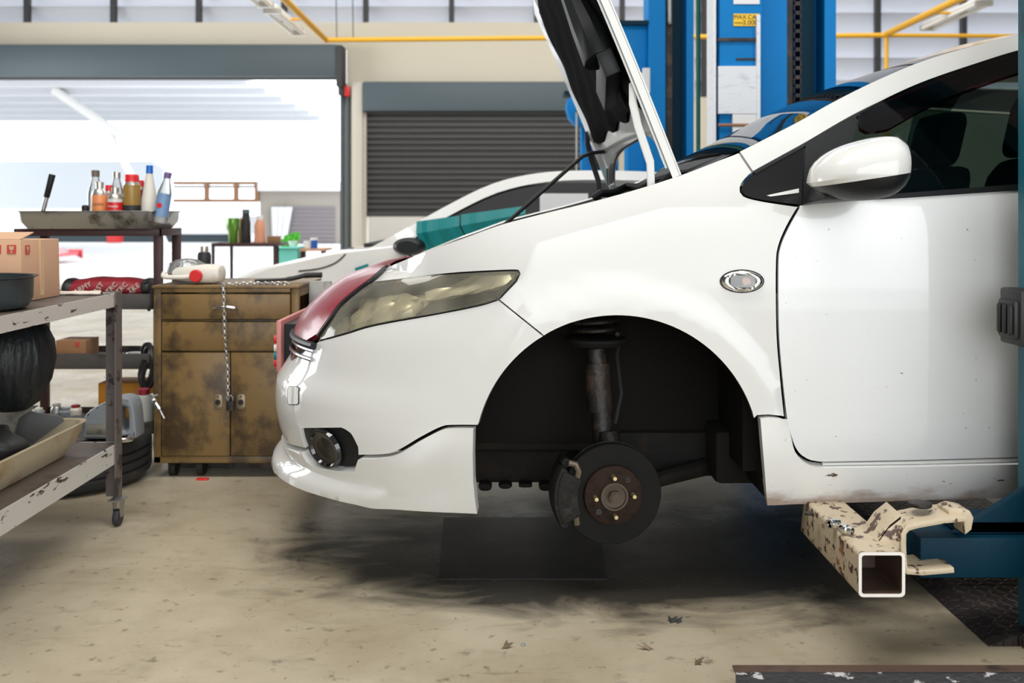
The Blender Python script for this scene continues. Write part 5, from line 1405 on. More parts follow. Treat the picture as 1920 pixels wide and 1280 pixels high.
for k, (tx, u, rz_) in enumerate((('ARMY', .2, .5), ('AST', .42, .9), ('TRC', .6, .8), ('TRC', .74, .8), ('TILE', .9, .55))):
    x = bgx0+(bgx1-bgx0)*u
    text_part('lettering', tx, .030, (x, 4.285-.0725, zs2+.048), (math.cos(rz_), 0, math.sin(rz_)), (-math.sin(rz_), 0, math.cos(rz_)), M['cloth'], t)
cb_ = MB().tube(curve_path([(sx_(272), 4.19, zs2+.07), (sx_(283), 4.18, zs2+.075), (sx_(287), 4.185, zs2+.03), (sx_(286), 4.188, zs2-.02), (sx_(280), 4.188, zs2-.045)]), .007, 8).build('strap', M['cableblk'], t)
# carton on shelf 3, cables
t = thing('small_carton', 'small brown carton with a red mark on the lower shelf of the stand', 'box', (sx_(132), 4.29, zs3))
MB().box(sx_(101), sx_(158), 4.215, 4.35, zs3+.001, sz_(639)).build('carton_body', M['card_d'], t, bevel=.002)
MB().box(sx_(138), sx_(146), 4.213, 4.2148, sz_(650), sz_(642)).build('printed_mark', M['redink'], t)
t = single(MB().lathe([(.0, .02), (.03, .018), (.04, .006), (.041, 0)], (sx_(238), 4.28, zs3+.001), 24, cap=False).build('metal_dish', M['steel']), 'small upturned metal dish on the lower shelf of the stand', 'dish')
pth = [(sx_(258), 4.26, zs3+.006), (sx_(262), 4.25, zs3+.05), (sx_(275), 4.24, zs3+.055), (sx_(284), 4.2, zs3+.02), (sx_(288), 4.185, zs3-.03), (sx_(284), 4.18, zs3-.08), (sx_(272), 4.18, zs3-.11), (sx_(266), 4.18, zs3-.06), (sx_(272), 4.19, zs3+.0)]
cb_ = MB().tube(curve_path(pth), .010, 8); cb_.tube(curve_path([Vector(p)+Vector((.018, -.02, -.01)) for p in pth]), .010, 8)
single(cb_.build('cable_coil', M['cableblk']), 'black cable coil hanging over the right end of the lower stand shelf', 'cable')
# box with lettering on bottom shelf
hx0, hx1, hz1 = sx_(184, 4.24), sx_(262, 4.24), sz_(718, 4.24)
t = thing('parts_box', 'orange-yellow box lettered on its side, on the bottom shelf of the stand', 'box', ((hx0+hx1)/2, 4.3, zs4))
MB().box(hx0, hx1, 4.24, 4.40, zs4+.001, hz1).build('box_body', M['hondabox'], t, bevel=.002)
text_part('box_lettering', 'HONDA', .042, (hx0+.047, 4.239, (zs4+hz1)/2+.03), (0, 0, 1), (-1, 0, 0), M['redink'], t)
t = thing('parts_box', 'plain orange box behind the lettered one on the bottom shelf', 'box', (sx_(272, 4.41), 4.43, zs4))
MB().box(hx1+.003, sx_(281, 4.41), 4.405, 4.44, zs4+.001, hz1-.02).build('box_body', M['hondabox'], t, bevel=.002)
# little bottles on the bottom shelf
for k, (px, top, wpx, m1, m2, lb) in enumerate(((72, 765, 22, 'greyjug', 'whitepl', 'grey bottle, leftmost of the row on the bottom shelf of the stand'),
        (106, 757, 20, 'steel', 'cabgrey', 'tall silver tin on the bottom shelf with a grey lid'),
        (124, 764, 24, 'greyjug', 'greyjug', 'dark grey canister beside the silver tin on the bottom shelf'),
        (142, 759, 22, 'whitepl', 'darkred', 'pale bottle with a dark red lid on the bottom shelf'),
        (176, 768, 20, 'greyjug', 'cabgrey', 'grey tin just left of the orange-yellow box'))):
    y = 4.27; s = y/F; r = wpx*s/2; x = (px-HX)*s; H = CAMZ-(top-HY)*s-zs4
    t = thing('storage_bottle', lb, 'bottle', (x, y, zs4+.001))
    MB().lathe([(r*.9, 0), (r, .005), (r, H*.7), (r*.7, H*.84)], (x, y, zs4+.001), 22).build('body', M[m1], t)
    MB().lathe([(r*.72, H*.84), (r*.74, H*.98), (r*.6, H)], (x, y, zs4+.001), 22).build('lid', M[m2], t)

# ---- silver trolley
TR_, YF_ = -1.268, 3.22; XL = -1.95; YN = 1.75
ct = thing('workshop_trolley', 'worn silver two-shelf trolley on casters at the left edge', 'trolley', ((TR_+XL)/2, (YF_+YN)/2, 0))
zT = .745; zB = .262
for nm, z, h in (('top_shelf', zT, .043), ('bottom_shelf', zB, .062)):
    s_ = MB().box(XL+.03, TR_-.004, YN+.03, YF_-.004, z-.006, z-.001)
    sh = s_.build(nm, M['cartdark'], ct, smooth=False)
    r_ = MB().box(TR_-.004, TR_, YN, YF_, z-h, z).box(XL, TR_-.004, YF_-.004, YF_, z-h, z).box(XL, TR_-.004, YN, YN+.004, z-h, z).box(XL, XL+.004, YN+.004, YF_-.004, z-h, z)
    r_.build('shelf_rim', M['cart'], sh, smooth=False)
for lx, ly in ((TR_, YF_), (XL+.046, YF_), (TR_, YN+.046), (XL+.046, YN+.046)):
    l_ = MB()
    l_.prism([(lx-.046, ly+.001), (lx+.001, ly+.001), (lx+.001, ly-.046), (lx+.005, ly-.046), (lx+.005, ly+.005), (lx-.046, ly+.005)], .085, zT+.004, 'xy')
    l_.build('leg', M['cartleg'], ct, smooth=False)
    cs = MB(); cs.cyl((lx-.005, ly-.03, .0275), (lx+.015, ly-.03, .0275), .0265, n=28)
    w_ = cs.build('caster_wheel', M['rubber'], ct, bevel=.004)
    MB().prism([(ly-.045, .085), (ly+.0, .085), (ly-.018, .028), (ly-.038, .028)], lx+.0152, lx+.0175, 'yz').prism([(ly-.045, .085), (ly+.0, .085), (ly-.018, .028), (ly-.038, .028)], lx-.0085, lx-.006, 'yz').box(lx-.02, lx+.024, ly-.05, ly+.004, .081, .0848).build('caster_fork', M['steel'], w_)
# cardboard box
bx0_, bx1_, by0, by1, bz0, bz1 = -1.74, -1.402, 2.85, 3.09, zT+.0005, .924
t = thing('cardboard_box', 'brown cardboard box with red fragile glass symbols on the trolley top', 'box', ((bx0_+bx1_)/2, (by0+by1)/2, bz0))
bxo = MB(); bxo.rings([[(bx0_, by0, bz0), (bx1_, by0, bz0), (bx1_, by1, bz0), (bx0_, by1, bz0)], [(bx0_, by0, bz1), (bx1_-.004, by0, bz1), (bx1_-.004, by1, bz1-.002), (bx0_, by1, bz1)]])
bxo.build('box_body', M['card'], t, bevel=.002)
MB().add([(bx0_, by0+.002, bz1), (bx1_-.006, by0+.002, bz1), (bx1_-.02, by0+.11, bz1+.018), (bx0_, by0+.11, bz1+.018), (bx0_, by0+.002, bz1+.003), (bx1_-.006, by0+.002, bz1+.003), (bx1_-.02, by0+.11, bz1+.021), (bx0_, by0+.11, bz1+.021)], [(0, 1, 2, 3), (4, 7, 6, 5), (0, 4, 5, 1), (1, 5, 6, 2), (2, 6, 7, 3), (3, 7, 4, 0)]).build('flap', M['card'], t, smooth=False)
MB().box(bx1_-.004, bx1_+.0006, by0+.11, by0+.135, bz0+.01, bz1-.004).build('packing_tape', mat('tape', (.66, .42, .24), .3, coat=.3), t)
def glass_sym(o, ux, s, parent):
    ux = Vector(ux); uz = Vector((0, 0, 1)); n = ux.cross(uz); o = Vector(o)
    bd = MB().obox(o, ux*s*.5, n*.0005, uz*s*.5).build('fragile_symbol', M['redink'], parent, smooth=False)
    g = MB()
    for poly in ([(-.3, .36), (.3, .36), (.22, -.02), (.06, -.10), (-.06, -.10), (-.22, -.02)], [(-.05, -.08), (.05, -.08), (.05, -.32), (-.05, -.32)], [(-.2, -.30), (.2, -.30), (.2, -.37), (-.2, -.37)]):
        vs_ = [o+ux*a*s+uz*b_*s+n*.0009 for a, b_ in poly]+[o+ux*a*s+uz*b_*s+n*.0006 for a, b_ in poly]; k = len(poly)
        g.add(vs_, [tuple(range(k)), tuple(range(k, 2*k))[::-1]]+[(i, k+i, k+(i+1) % k, (i+1) % k) for i in range(k)])
    g.build('glass_mark', M['card'], bd, smooth=False)
glass_sym((-1.432, by0-.0008, .897), (1, 0, 0), .026, t)
glass_sym((-1.475, by0-.0008, .897), (1, 0, 0), .026, t)
glass_sym((bx1_-.0015, by0+.035, .895), (0, 1, 0), .026, t)
# dark pan
pc = Vector((-1.435, 2.64, zT+.0005))
t = MB().lathe([(.12, .0), (.138, .006), (.150, .03), (.152, .082), (.163, .086), (.163, .088), (.150, .087), (.146, .03), (.13, .010), (0.001, .008)], pc, 48, cap=False).build('oil_pan', M['darkbowl'])
single(t, 'round dark metal pan on the trolley top in front of the cardboard box', 'pan')
cl_ = []
for i in range(13):
    row = []
    for k in range(7):
        x = -1.62+.33*i/12; y = 3.10+.055*k/6
        row.append((x, y, zT+.003+.012*abs(math.sin(i*1.7+k))*(1-abs(k-3)/4)+.004*math.sin(i*3.1)))
    cl_.append(row)
c_up = MB().rings(cl_, cap=False, closed=False); c_up.rings([[(x, y, z-.003) for x, y, z in r] for r in cl_], cap=False, closed=False)
single(c_up.build('shop_rag', M['cloth']), 'crumpled pale rag at the far end of the trolley top', 'rag')
# black bin bag under the top shelf
pc = Vector((-1.425, 2.84, .435))
def bw(a, h): return 1+.022*math.sin(13*a+h*6)+.02*math.sin(23*a-h*9)+.06*math.sin(2*a+1)+.03*math.sin(31*a+h*20)*max(0, h-.08)/.2
prof = [(.004, .0), (.035, .004), (.07, .03), (.098, .09), (.108, .15), (.103, .20), (.085, .24), (.06, .262), (.05, .268)]
b_ = MB().lathe(prof, pc, 72, wob=bw).build('bin_bag', M['bag'], angle=80)
single(b_, 'black plastic bin bag hanging below the trolley top', 'bag')
# dirty tray with dark parts on the bottom shelf
ty0, ty1, tX0, tX1 = 2.02, 3.10, -1.86, -1.318; tz0 = zB+.0005; tz1 = .363
t = thing('drip_tray', 'deep dirty cream tray on the bottom shelf of the trolley', 'tray', ((tX0+tX1)/2, (ty0+ty1)/2, tz0))
def tr_(ins, z, r=.04): return [(x, y, z) for x, y in rrect(tX0+ins, tX1-ins, ty0+ins, ty1-ins, r, 6)]
MB().rings([tr_(.06, tz0+.006), tr_(.045, tz0+.007), tr_(.018, tz0+.05), tr_(.006, tz1-.003), tr_(-.004, tz1), tr_(-.005, tz1-.004), tr_(.002, tz1-.006), tr_(.014, tz0+.045), tr_(.045, tz0)]).build('tray_body', M['dirtytray'], t)
random.seed(11)
def lump(name, label, cat, c, rx, ry, rz, m, seed, rough=.25):
    random.seed(seed); ph = [random.uniform(0, 6) for _ in range(6)]
    mb = MB(); rs = []
    for i in range(1, 16):
        th = PI*i/16; row = []
        for k in range(28):
            a = 2*PI*k/28; w_ = 1+rough*(math.sin(3*a+ph[0]+th*2)*.5+math.sin(5*th+ph[1]+a*2)*.4+math.sin(8*a+ph[2])*.2)
            row.append((c[0]+rx*w_*math.sin(th)*math.cos(a), c[1]+ry*w_*math.sin(th)*math.sin(a), c[2]+rz*(1+math.cos(th)*(-1))*.5*(1+rough*.5*math.sin(2*a+ph[3])*math.sin(th))))
        rs.append(row)
    return single(mb.rings(rs).build(name, m, angle=60), label, cat)
lump('greasy_rag', 'black greasy rag heap in the cream tray, at the left edge of the photo', 'rag', (-1.43, 2.73, tz0+.01), .075, .10, .14, M['cableblk'], 5)
lump('greasy_rag', 'low black rag at the far side of the rag heap in the cream tray', 'rag', (-1.415, 2.90, tz0+.01), .05, .05, .055, M['cableblk'], 8)
t = thing('metal_funnel', 'grey sheet-metal scoop standing behind the rags in the cream tray', 'scoop', (-1.55, 2.98, tz0+.01))
MB().prism([(-1.72, tz0+.02), (-1.48, tz0+.02), (-1.36, .37), (-1.37, .385), (-1.44, .395), (-1.56, .43), (-1.72, .42)], 3.02, 3.028, 'xz').build('side_plate', mat('grey_sheet_metal', (.16, .16, .16), .5, metal=.3), t)
MB().prism([(-1.74, tz0+.02), (-1.50, tz0+.02), (-1.47, .39), (-1.41, .428), (-1.50, .425), (-1.74, .43)], 2.965, 2.973, 'xz').build('spout', M['steel'], t)

# ---- tyre and the canisters on it
tc = Vector((-1.672, 3.745, 0.0005))
R1 = .300
t = thing('tyre', 'black car tyre lying flat on the floor behind the trolley leg', 'tyre', tc)
prof = [(.19, .02), (.21, .006), (.25, .0), (.278, .010), (.295, .030), (R1, .045)]
for g in (.06, .093, .126): prof += [(R1, g-.006), (R1-.010, g-.004), (R1-.010, g+.004), (R1, g+.006)]
prof += [(R1, .14), (.295, .155), (.278, .175), (.25, .185), (.21, .179), (.19, .165)]
MB().lathe(prof, tc, 96, cap=False, wob=lambda a, h: 1+(.006 if (.14 < h < .172) and (int(a*96/PI*1.0) % 2) else 0)).build('tread_and_sidewalls', M['rubber'], t)
MB().lathe([(.192, .02), (.18, .03), (.178, .09), (.18, .155), (.192, .165)], tc, 64, cap=False).build('rim_barrel', M['iron'], t)
MB().lathe([(.178, .06), (.05, .07), (.001, .07)], tc, 48, cap=False).build('wheel_face', M['iron'], t)
topz = .1862
# lid-like dark board on tyre carrying the canisters
bd = MB().lathe([(.0, 0), (.24, .0), (.245, .004), (.24, .008), (0, .008)], tc+Vector((0, 0, topz-.0005)), 40, cap=False).build('round_lid', M['iron'])
single(bd, 'dark round lid lying on top of the tyre', 'lid')
gz0 = topz+.0085
jy = 3.60; js = jy/F
t = thing('oil_canister', 'grey oil canister with a large handle on top of the tyre', 'canister', ((215-HX)*js, jy, gz0))
def J(px, py): return ((px-HX)*js, CAMZ-(py-HY)*js)
pts = [J(166, 842), J(166, 812), J(176, 795), J(200, 779), J(222, 772), (J(226, 772)), J(262, 842)]
pl_ = [J(*p) for p in spl([(166, 846), (165, 815), (175, 796), (200, 780), (226, 770), (246, 770), (257, 780), (262, 810), (264, 846)], 6)]
hl_ = [J(*p) for p in spl([(230, 788), (240, 785), (248, 790), (250, 815), (248, 832), (236, 832), (229, 812), (230, 788)], 6)][:-1]
zsh = gz0-min(p[1] for p in pl_)
pl_ = [(a, b2+zsh) for a, b2 in pl_]; hl_ = [(a, b2+zsh) for a, b2 in hl_]
v2, tris = fill(pl_, [hl_], .012)
mb = MB(); nv = len(v2)
vv = [(a, jy-.045, b2) for a, b2 in v2]+[(a, jy+.045, b2) for a, b2 in v2]
fs = [tuple(q_) for q_ in tris]+[tuple(i+nv for i in q_[::-1]) for q_ in tris]
ec = {}
for q_ in tris:
    for i in range(3):
        k = tuple(sorted((q_[i], q_[(i+1) % 3]))); ec[k] = ec.get(k, 0)+1
fs += [(a, b2, b2+nv, a+nv) for (a, b2), c in ec.items() if c == 1]
mb.add(vv, fs); mb.build('canister_body', M['greyjug'], t, bevel=.008)
MB().box(J(172, 0)[0], J(222, 0)[0], jy-.047, jy-.0455, gz0+.005+.012, gz0+.055).build('label_patch', M['steel'], t, bevel=.0005)
y5 = 3.86; s5 = y5/F; x5 = (279-HX)*s5
t = thing('oil_bottle', 'pale bottle with a dark red cap standing on the tyre beside the tan cabinet', 'bottle', (x5, y5, gz0))
x5 -= .02
MB().lathe([(.034, 0), (.038, .005), (.038, .085), (.03, .10), (.02, .105)], (x5, y5, gz0), 26).build('body', M['cabgrey'], t)
MB().lathe([(.022, .105), (.023, .125), (.02, .127)], (x5, y5, gz0), 20).build('cap', M['darkred'], t)
t = MB().tube(curve_path([(J(240, 840)[0], 3.50, gz0+.012), (J(255, 836)[0], 3.47, gz0+.014), (J(266, 830)[0], 3.5, gz0+.012), (J(258, 828)[0], 3.54, gz0+.012), (J(243, 834)[0], 3.52, gz0+.012)]), .008, 8).build('chrome_ring', M['chrome'])
single(t, 'small chrome ring lying in front of the grey canister on the tyre', 'ring')
# grease gun leaning on cabinet side
gg = thing('grease_gun', 'small chrome tool hanging on the left side of the tan cabinet', 'hand tool', P(296, 770, 3.72))
MB().tube(curve_path([P(281, 742, 3.72), P(290, 752, 3.70), P(299, 766, 3.70)]), .009, 10).build('barrel', M['chrome'], gg)
MB().tube(curve_path([P(299, 766, 3.70), P(304, 776, 3.70), P(308, 784, 3.70)]), .005, 8).build('nozzle', M['steel'], gg)
MB().tube(curve_path([P(286, 738, 3.72), P(289, 741, 3.71), P(297, 740, 3.71)]), .004, 8).build('lever', M['steel'], gg)

# ---- items further back between stand and car
RY = 7.4; 
def rx(px, d=RY): return (px-HX)*d/F
def rz(py, d=RY): return CAMZ-(py-HY)*d/F
t = thing('steel_stand', 'small dark steel stand with a green tumbler on it, in the open doorway', 'shelf stand', (rx(458), RY+.2, 0))
f = MB().box(rx(396), rx(519), RY, RY+.36, rz(462), rz(456)); f.build('top_frame', M['stand'], t, bevel=.002)
for px, yy in ((398, RY+.02), (514, RY+.02), (410, RY+.34), (500, RY+.34)): MB().cyl((rx(px), yy, 0.001), (rx(px), yy, rz(462)-.0005), .012, n=10).build('leg', M['stand'], t)
zq = rz(456)+.0005
def small(px, w, top, name, label, cat, prof, m, y=RY+.1, capm=None, caph=.0):
    s = y/F; x = (px-HX)*s; r = w*s/2; H = CAMZ-(top-HY)*s-zq
    t = thing(name, label, cat, (x, y, zq))
    MB().lathe([(r*a, H*b2*(1-caph)) for a, b2 in prof], (x, y, zq), 24).build('body', m, t)
    if capm: MB().lathe([(r*prof[-1][0]*1.05, H*(1-caph)), (r*prof[-1][0]*1.05, H*.99), (r*prof[-1][0]*.9, H)], (x, y, zq), 20).build('cap', capm, t)
    return t
small(437, 24, 409, 'tumbler', 'green steel tumbler on the small stand in the doorway', 'tumbler', [(.62, 0), (.68, .03), (.75, .45), (1, .6), (1.02, .97), (.98, 1)], M['green'], capm=None)
small(452, 14, 409, 'paint_tube', 'brown and yellow tube between the green tumbler and the black bottle', 'tube', [(.8, 0), (.9, .3), (.95, .6), (.3, .95), (.25, 1)], M['ambercan'], y=RY+.2)
small(461, 17, 392, 'spray_bottle', 'tall black bottle on the small stand in the doorway', 'bottle', [(.95, 0), (1, .02), (1, .7), (.85, .8), (.8, 1)], M['ink'], capm=M['outblue'], caph=.12)
small(487, 22, 404, 'spray_bottle', 'orange and white bottle at the right of the black bottle', 'bottle', [(.95, 0), (1, .02), (.85, .45), (.9, .75), (.5, 1)], mat('salmon_bottle', (.75, .33, .2), .4), capm=M['white'], caph=.15)
o = MB().box(rx(498), rx(518), RY+.05, RY+.15, zq, rz(443)).build('small_box', M['card_d'], bevel=.002); single(o, 'small brown box at the right end of the small stand top', 'box')
# turquoise crate with plant and cup
t = thing('tool_chest', 'turquoise chest in front of the outdoor wall, seen over the background car', 'chest', (rx(542, 9), 9, 0))
MB().box(rx(522, 9), rx(562, 9), 8.9, 9.3, 0.001, rz(466, 9)).build('chest_body', M['turq'], t, bevel=.01)
MB().box(rx(520, 9), rx(564, 9), 8.88, 9.32, rz(466, 9)+.0005, rz(463, 9)+.002).build('lid', M['turq'], t, bevel=.004)
zc2 = rz(463, 9)+.003
t = thing('potted_plant', 'small bright green plant in a white pot on the turquoise chest', 'plant', (rx(547, 9), 9.05, zc2))
MB().lathe([(.03, 0), (.045, .05), (.043, .052)], (rx(547, 9), 9.05, zc2), 18).build('pot', M['white'], t)
lf = MB()
for (px, py, r) in ((532, 456, 8), (544, 449, 11), (555, 443, 8), (540, 455, 9), (551, 453, 9)):
    c = P(px, py, 9.05); s = 9.05/F
    lf.tube([(rx(547, 9), 9.05, zc2+.04), c], .004, 5)
    for k in range(5):
        a = k*1.3+px; d = Vector((math.cos(a), .5*math.sin(a*2), math.sin(a)))*r*s*.6
        lf.rings([[c+d+Vector((r*s*.55*q1*math.cos(b2), r*s*.2*math.sin(b2*2), r*s*.5*q1*math.sin(b2))) for b2 in [i*PI/5 for i in range(10)]] for q1 in (.2, 1, .99)], cap=True)
lf.build('leaves', M['leaf'], t, smooth=False)
t = thing('work_table', 'pale table loaded with a blue-lidded jar, right of the turquoise chest', 'table', (rx(586, 9.1), 9.1, 0))
MB().box(rx(566, 9), rx(612, 9), 8.9, 9.3, rz(470, 9), rz(466, 9)).build('tabletop', M['card'], t)
for xx in (570, 608): MB().box(rx(xx, 9)-.02, rx(xx, 9)+.02, 8.95, 8.99, .001, rz(470, 9)-.0005).build('leg', M['stand'], t)
zq2 = rz(466, 9)+.0005
for px, w, top, m1, lb, nm in ((589, 13, 446, 'bluecap', 'small blue jar with a white lid on the pale table', 'jar'), (577, 15, 452, 'white', 'white enamel cup on the pale table', 'cup')):
    s = 9.05/F; x = (px-HX)*s; r = w*s/2; H = CAMZ-(top-HY)*s-zq2
    t = thing(nm, lb, nm, (x, 9.05, zq2))
    MB().lathe([(r*.9, 0), (r, .01), (r, H*.8)], (x, 9.05, zq2), 20).build('body', M[m1], t)
    MB().lathe([(r*1.05, H*.8), (r*1.05, H)], (x, 9.05, zq2), 20).build('rim', M['white'], t)

# ---- second white car, behind
M['darkwin'] = mat('dark_window', (.008, .009, .01), .35, spec=.15)
t = thing('hatchback_car', 'white car parked behind the raised one, with a teal cover on its window', 'car', (.4, 6.4, 0))
BD = 5.55
def ux(px, d=BD): return (px-HX)*d/F
def uz(py, d=BD): return CAMZ-(py-HY)*d/F
def ring_shell(outline, y0, y1, rnd):
    """closed side outline (x,z) -> body with rounded shoulders"""
    cx = sum(p[0] for p in outline)/len(outline); cz = sum(p[1] for p in outline)/len(outline)
    rs = []
    for k in range(7):
        a = PI/2*k/6; ins = rnd*(1-math.sin(a)); y = y0+rnd*(1-math.cos(a)); 
        rs.append((ins, y))
    full = [(i, y) for i, y in rs]+[(i, y0+y1-y) for i, y in rs[::-1]]
    out = []
    for ins, y in full:
        out.append([(x+(cx-x)*min(1, ins/1.2), y, z+(cz-z)*min(1, ins/.6)) for x, z in outline])
    return MB().rings(out)
top_l = spl([(428, 527), (470, 507), (540, 490), (600, 476), (640, 470), (690, 464), (760, 456), (850, 450), (1000, 446), (1200, 445), (1500, 446)], 20)
lowb = [ (1500, 640), (1200, 660), (900, 660), (600, 655), (480, 640), (440, 600), (424, 560)]
M['paint2'] = mat('bright_white_paint', (.88, .87, .84), .25, coat=1)
ring_shell([(ux(a), uz(b2)) for a, b2 in top_l+lowb], BD, BD+1.62, .10).build('body', M['paint2'], t)
gh = spl([(690, 466), (760, 428), (830, 388), (900, 352), (950, 334), (1010, 322), (1080, 317), (1200, 318), (1350, 326)], 20)
rs = []
for s_, y in ((.0, BD+.10), (1, BD+.13), (1, BD+.13)):
    pass
cab_out = [(ux(a), uz(b2)) for a, b2 in gh]
base = [(ux(1350), uz(455)), (ux(690), uz(470))]
def lerp_ring(y, shrink): 
    return [(x, y, z) for x, z in cab_out+base]
# roof skin: lofted across, leaning sides
rows = []
for k, (yy, dz) in enumerate(((BD+.20, -.02), (BD+.26, 0), (BD+.5, .012), (BD+.81, .018), (BD+1.12, .012), (BD+1.36, 0), (BD+1.42, -.02))):
    rows.append([(x, yy, z+dz) for x, z in cab_out[int(len(cab_out)*.30):]])
MB().rings(rows, cap=False, closed=False).build('roof', M['paint2'], t)
wn = [[(x+.0, yy, z) for x, z in cab_out[:int(len(cab_out)*.30)+1]] for yy in (BD+.24, BD+.81, BD+1.38)]
MB().rings(wn, cap=False, closed=False).build('windscreen', M['wind'], t)
def sidey(z): return BD+.03+max(0, (z-uz(450)))*.42
for sgn in (0, 1):
    fy = (lambda y: y) if sgn == 0 else (lambda y: 2*(BD+.81)-y)
    # A pillar + roof rail band
    out1 = cab_out; in1 = [(x+.02, z-.055) for x, z in cab_out]
    mb = MB(); mb.rings([[(x, fy(sidey(z)), z) for x, z in out1], [(x, fy(sidey(z)-.012), z) for x, z in in1], [(x, fy(sidey(z)+.03), z) for x, z in in1], [(x, fy(sidey(z)+.03), z) for x, z in out1]], cap=False, closed=False)
    mb.build('pillar', M['paint2'], t)
    wo = [(ux(a), uz(b2)) for a, b2 in ((770, 452), (800, 425), (870, 385), (930, 358), (990, 345), (1060, 341), (1150, 341), (1150, 450))]
    k = len(wo); MB().add([(x, fy(sidey(z)+.004), z) for x, z in wo]+[(x, fy(sidey(z)+.009), z) for x, z in wo], [tuple(range(k)), tuple(range(k, 2*k))[::-1]]+[(i, k+i, k+(i+1) % k, (i+1) % k) for i in range(k)]).build('side_window', M['darkwin'], t, smooth=False)
    for xx in (560, 1300): MB().cyl((ux(xx), fy(BD-.0+.01), .26), (ux(xx), fy(BD+.18), .26), .26, n=30).build('wheel', M['rubber'], t)
mb = MB().rings([[(ux(cx_)+a*math.cos(q_), BD-.03-yy, uz(cy_)+b2*math.sin(q_)) for q_ in [i*2*PI/20 for i in range(20)]] for cx_, cy_, a, b2, yy in ((775, 460, .03, .03, -.04), (772, 460, .08, .045, 0), (770, 461, .09, .05, .05), (768, 462, .06, .035, .10))])
mb.build('wing_mirror', M['blackpl'], t)
hs = [(ux(a), uz(b2)) for a, b2 in ((430, 531), (470, 521), (520, 516), (560, 510))]
sl_ = spl([(760, 438), (730, 470), (690, 500), (600, 508), (520, 510)], 12)
MB().box(ux(1013), ux(1105), BD+.085, BD+.092, uz(402), uz(362)).build('window_reflection_sheet', M['paper2'], t)  # white sheet standing in for light reflected in the window
cw = MB().box(ux(700)-.1, ux(700)+.05, BD+.3, BD+1.3, uz(466), uz(466)+.02).build('cowl_panel', M['cableblk'], t, bevel=.005)
hc = [(ux(a), BD+.002-.006, uz(b2)) for a, b2 in spl([(648, 476), (630, 492), (600, 503), (560, 508)], 8)]
MB().tube(hc, .004, 6).build('bonnet_gap', M['seam'], t)
# teal cover
t = thing('fender_cover', 'teal folded protective cover hanging on the window of the white car behind', 'cover', (ux(880), BD-.03, uz(450)))
mb = MB()
for (a0_, a1_, tp0, tp1, bt0, bt1, fold) in ((782, 862, 415, 404, 470, 450, .03), (865, 985, 402, 386, 452, 420, .02)):
    rows = []
    for k in range(9):
        u = k/8; px = a0_+(a1_-a0_)*u; tp = tp0+(tp1-tp0)*u; bt = bt0+(bt1-bt0)*u
        y = BD-.03+.006*math.sin(k*1.9)
        rows.append([(ux(px), y+.05, uz(tp)), (ux(px), y, uz(tp)), (ux(px), y-.02, uz(tp+(bt-tp)*.42)), (ux(px)+.04, y+.012, uz(bt)), (ux(px)+.04, y+.02, uz(bt)), (ux(px), y-.010, uz(tp+(bt-tp)*.42)), (ux(px), y+.008, uz(tp+2)), (ux(px), y+.05, uz(tp+2))])
    mb.rings(rows)
mb.build('cover_sheet', M['tealcloth'], t, smooth=False)
o = MB().add([(ux(a), BD-.02+dy, uz(b2)) for dy in (0, .015) for a, b2 in ((666, 502), (690, 494), (695, 508), (670, 515))], [(0, 1, 2, 3), (4, 7, 6, 5), (0, 4, 5, 1), (1, 5, 6, 2), (2, 6, 7, 3), (3, 7, 4, 0)]).build('teal_tag', M['tealcloth'], smooth=False)
single(o, 'small teal square stuck on the front wing of the white car behind', 'tag')

# ---- yellow pipe frame with lamp tubes
GY = 10.9; gs = GY/F
def yx(px): return (px-HX)*gs
def yz(py): return CAMZ-(py-HY)*gs
gzr = yz(75)
fr = thing('pipe_gantry', 'yellow pipe frame hanging under the roof in front of the louvres', 'pipe frame', (1, 9, gzr))
xl, xr_ = yx(611), yx(1662)
MB().cyl((xl, GY, gzr), (xr_+0, GY, yz(66)), .027, n=12).build('cross_pipe', M['yellow'], fr)
MB().cyl((xr_, GY, yz(66)), (yx(2150), GY, yz(69)), .022, n=12).build('cross_pipe', M['yellow'], fr)
MB().cyl((xl, GY, gzr), (xl+.04, 5.2, gzr+.02), .034, n=12).build('side_pipe', M['yellow'], fr)
MB().cyl((xr_, GY, yz(64)), (xr_, 5.2, yz(64)), .034, n=12).build('side_pipe', M['yellow'], fr)
MB().cyl((xr_, GY, yz(64)), (xr_, GY, .001), .022, n=12).build('drop_pipe', M['yellow'], fr)
for x in (xl+.12, xl+.30): MB().cyl((x, GY, gzr), (x, GY-.3, 6), .006, n=6).build('hanger_wire', M['frame'], fr)
def lampf(x, y0, y1, z, sgn, label):
    t = thing('batten_lamp', label, 'ceiling lamp', (x, (y0+y1)/2, z))
    MB().box(x-.05, x+.05, y0, y1, z+.03, z+.07).build('housing', M['white'], t, bevel=.005)
    for dx in (-.055, .055): MB().cyl((x+dx, y0+.04, z), (x+dx, y1-.04, z), .019, n=12).build('lamp_tube', M['tube'], t)
    MB().box(min(x, x-sgn*.22), max(x, x-sgn*.22), (y0+y1)/2-.03, (y0+y1)/2+.03, z+.0305, z+.05).build('bracket', M['yellow'], t)
    for yy in (y0, y1-.04): MB().box(x-.08, x+.08, yy, yy+.04, z-.02, z+.0295).build('end_holder', M['tin'], t)
lampf(xl-.22, 9.35, 10.55, gzr-.0, -1, 'twin fluorescent batten lamp on the yellow frame, at its left corner')
lampf(xl-.24, 7.9, 9.2, gzr+.02, -1, 'twin fluorescent batten lamp at the top edge, left of the bonnet')
lampf(xr_+.32, 9.3, 10.6, yz(64)-.0, 1, 'twin fluorescent batten lamp on the yellow frame, at its right corner')
lampf(xr_+.34, 7.7, 9.1, yz(64)+.02, 1, 'twin fluorescent batten lamp at the top edge, above the car roof')

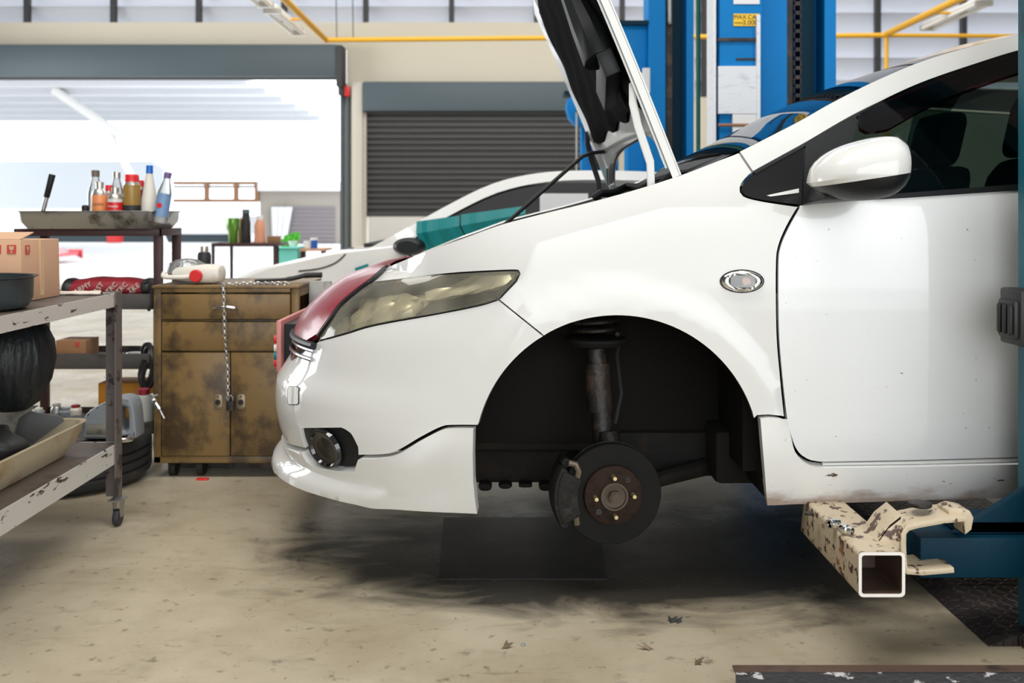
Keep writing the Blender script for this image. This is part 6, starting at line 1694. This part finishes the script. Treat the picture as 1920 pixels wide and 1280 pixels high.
# ---- things on the floor
pl_ = MB()
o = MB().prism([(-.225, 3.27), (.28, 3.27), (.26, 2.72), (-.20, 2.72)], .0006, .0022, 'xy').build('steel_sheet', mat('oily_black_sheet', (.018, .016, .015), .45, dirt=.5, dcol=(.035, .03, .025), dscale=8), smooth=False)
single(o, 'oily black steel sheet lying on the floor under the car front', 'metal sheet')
def debris(name, label, px, py, s, m, seed):
    d = CAMZ*F/(py-HY); c = Vector(((px-HX)*d/F, d, .0006)); random.seed(seed); mb = MB()
    for k in range(3):
        a = random.uniform(0, PI); L = s*random.uniform(.6, 1.1); wv = s*.22
        u = Vector((math.cos(a), math.sin(a), 0)); v = Vector((-u.y, u.x, 0)); o_ = c+Vector((random.uniform(-.3, .3)*s, random.uniform(-.3, .3)*s, 0))
        P0 = [o_-u*L*.5, o_-u*.1*L+v*wv+Vector((0, 0, .004)), o_+u*L*.5+Vector((0, 0, .009)), o_-v*wv*.6+Vector((0, 0, .002))]
        mb.add([p for p in P0]+[p+Vector((0, 0, .0012)) for p in P0], [(0, 1, 2, 3), (4, 7, 6, 5), (0, 4, 5, 1), (1, 5, 6, 2), (2, 6, 7, 3), (3, 7, 4, 0)])
    single(mb.build(name, m, smooth=False), label, 'debris')
debris('dry_leaf', 'dark shredded leaf on the floor in the centre foreground', 948, 1213, .030, M['leafdry'], 1)
debris('dry_leaf', 'pale brown curled leaf on the floor, right of the centre foreground', 1212, 1214, .030, mat('pale_leaf', (.25, .18, .11), .8), 2)
debris('leaf_scrap', 'flat black scrap on the floor below the front door', 1266, 1166, .035, M['ink'], 3)
debris('leaf_scrap', 'thin brown sliver on the floor near the steel channel', 1308, 1243, .026, M['leafdry'], 4)
o = MB().lathe([(.0045, 0), (.006, .001), (.004, .003)], Vector(((981-HX)*CAMZ/809, F/809, .0005)), 14).build('pebble', M['greyjug']); single(o, 'small round grey pebble beside the dark leaf', 'pebble')
o = MB().box(kx(372), kx(394), CY-.03, CY-.01, .0005, .006).build('plastic_scrap', M['red'], bevel=.001); single(o, 'small red plastic scrap on the floor under the tan cabinet', 'debris')
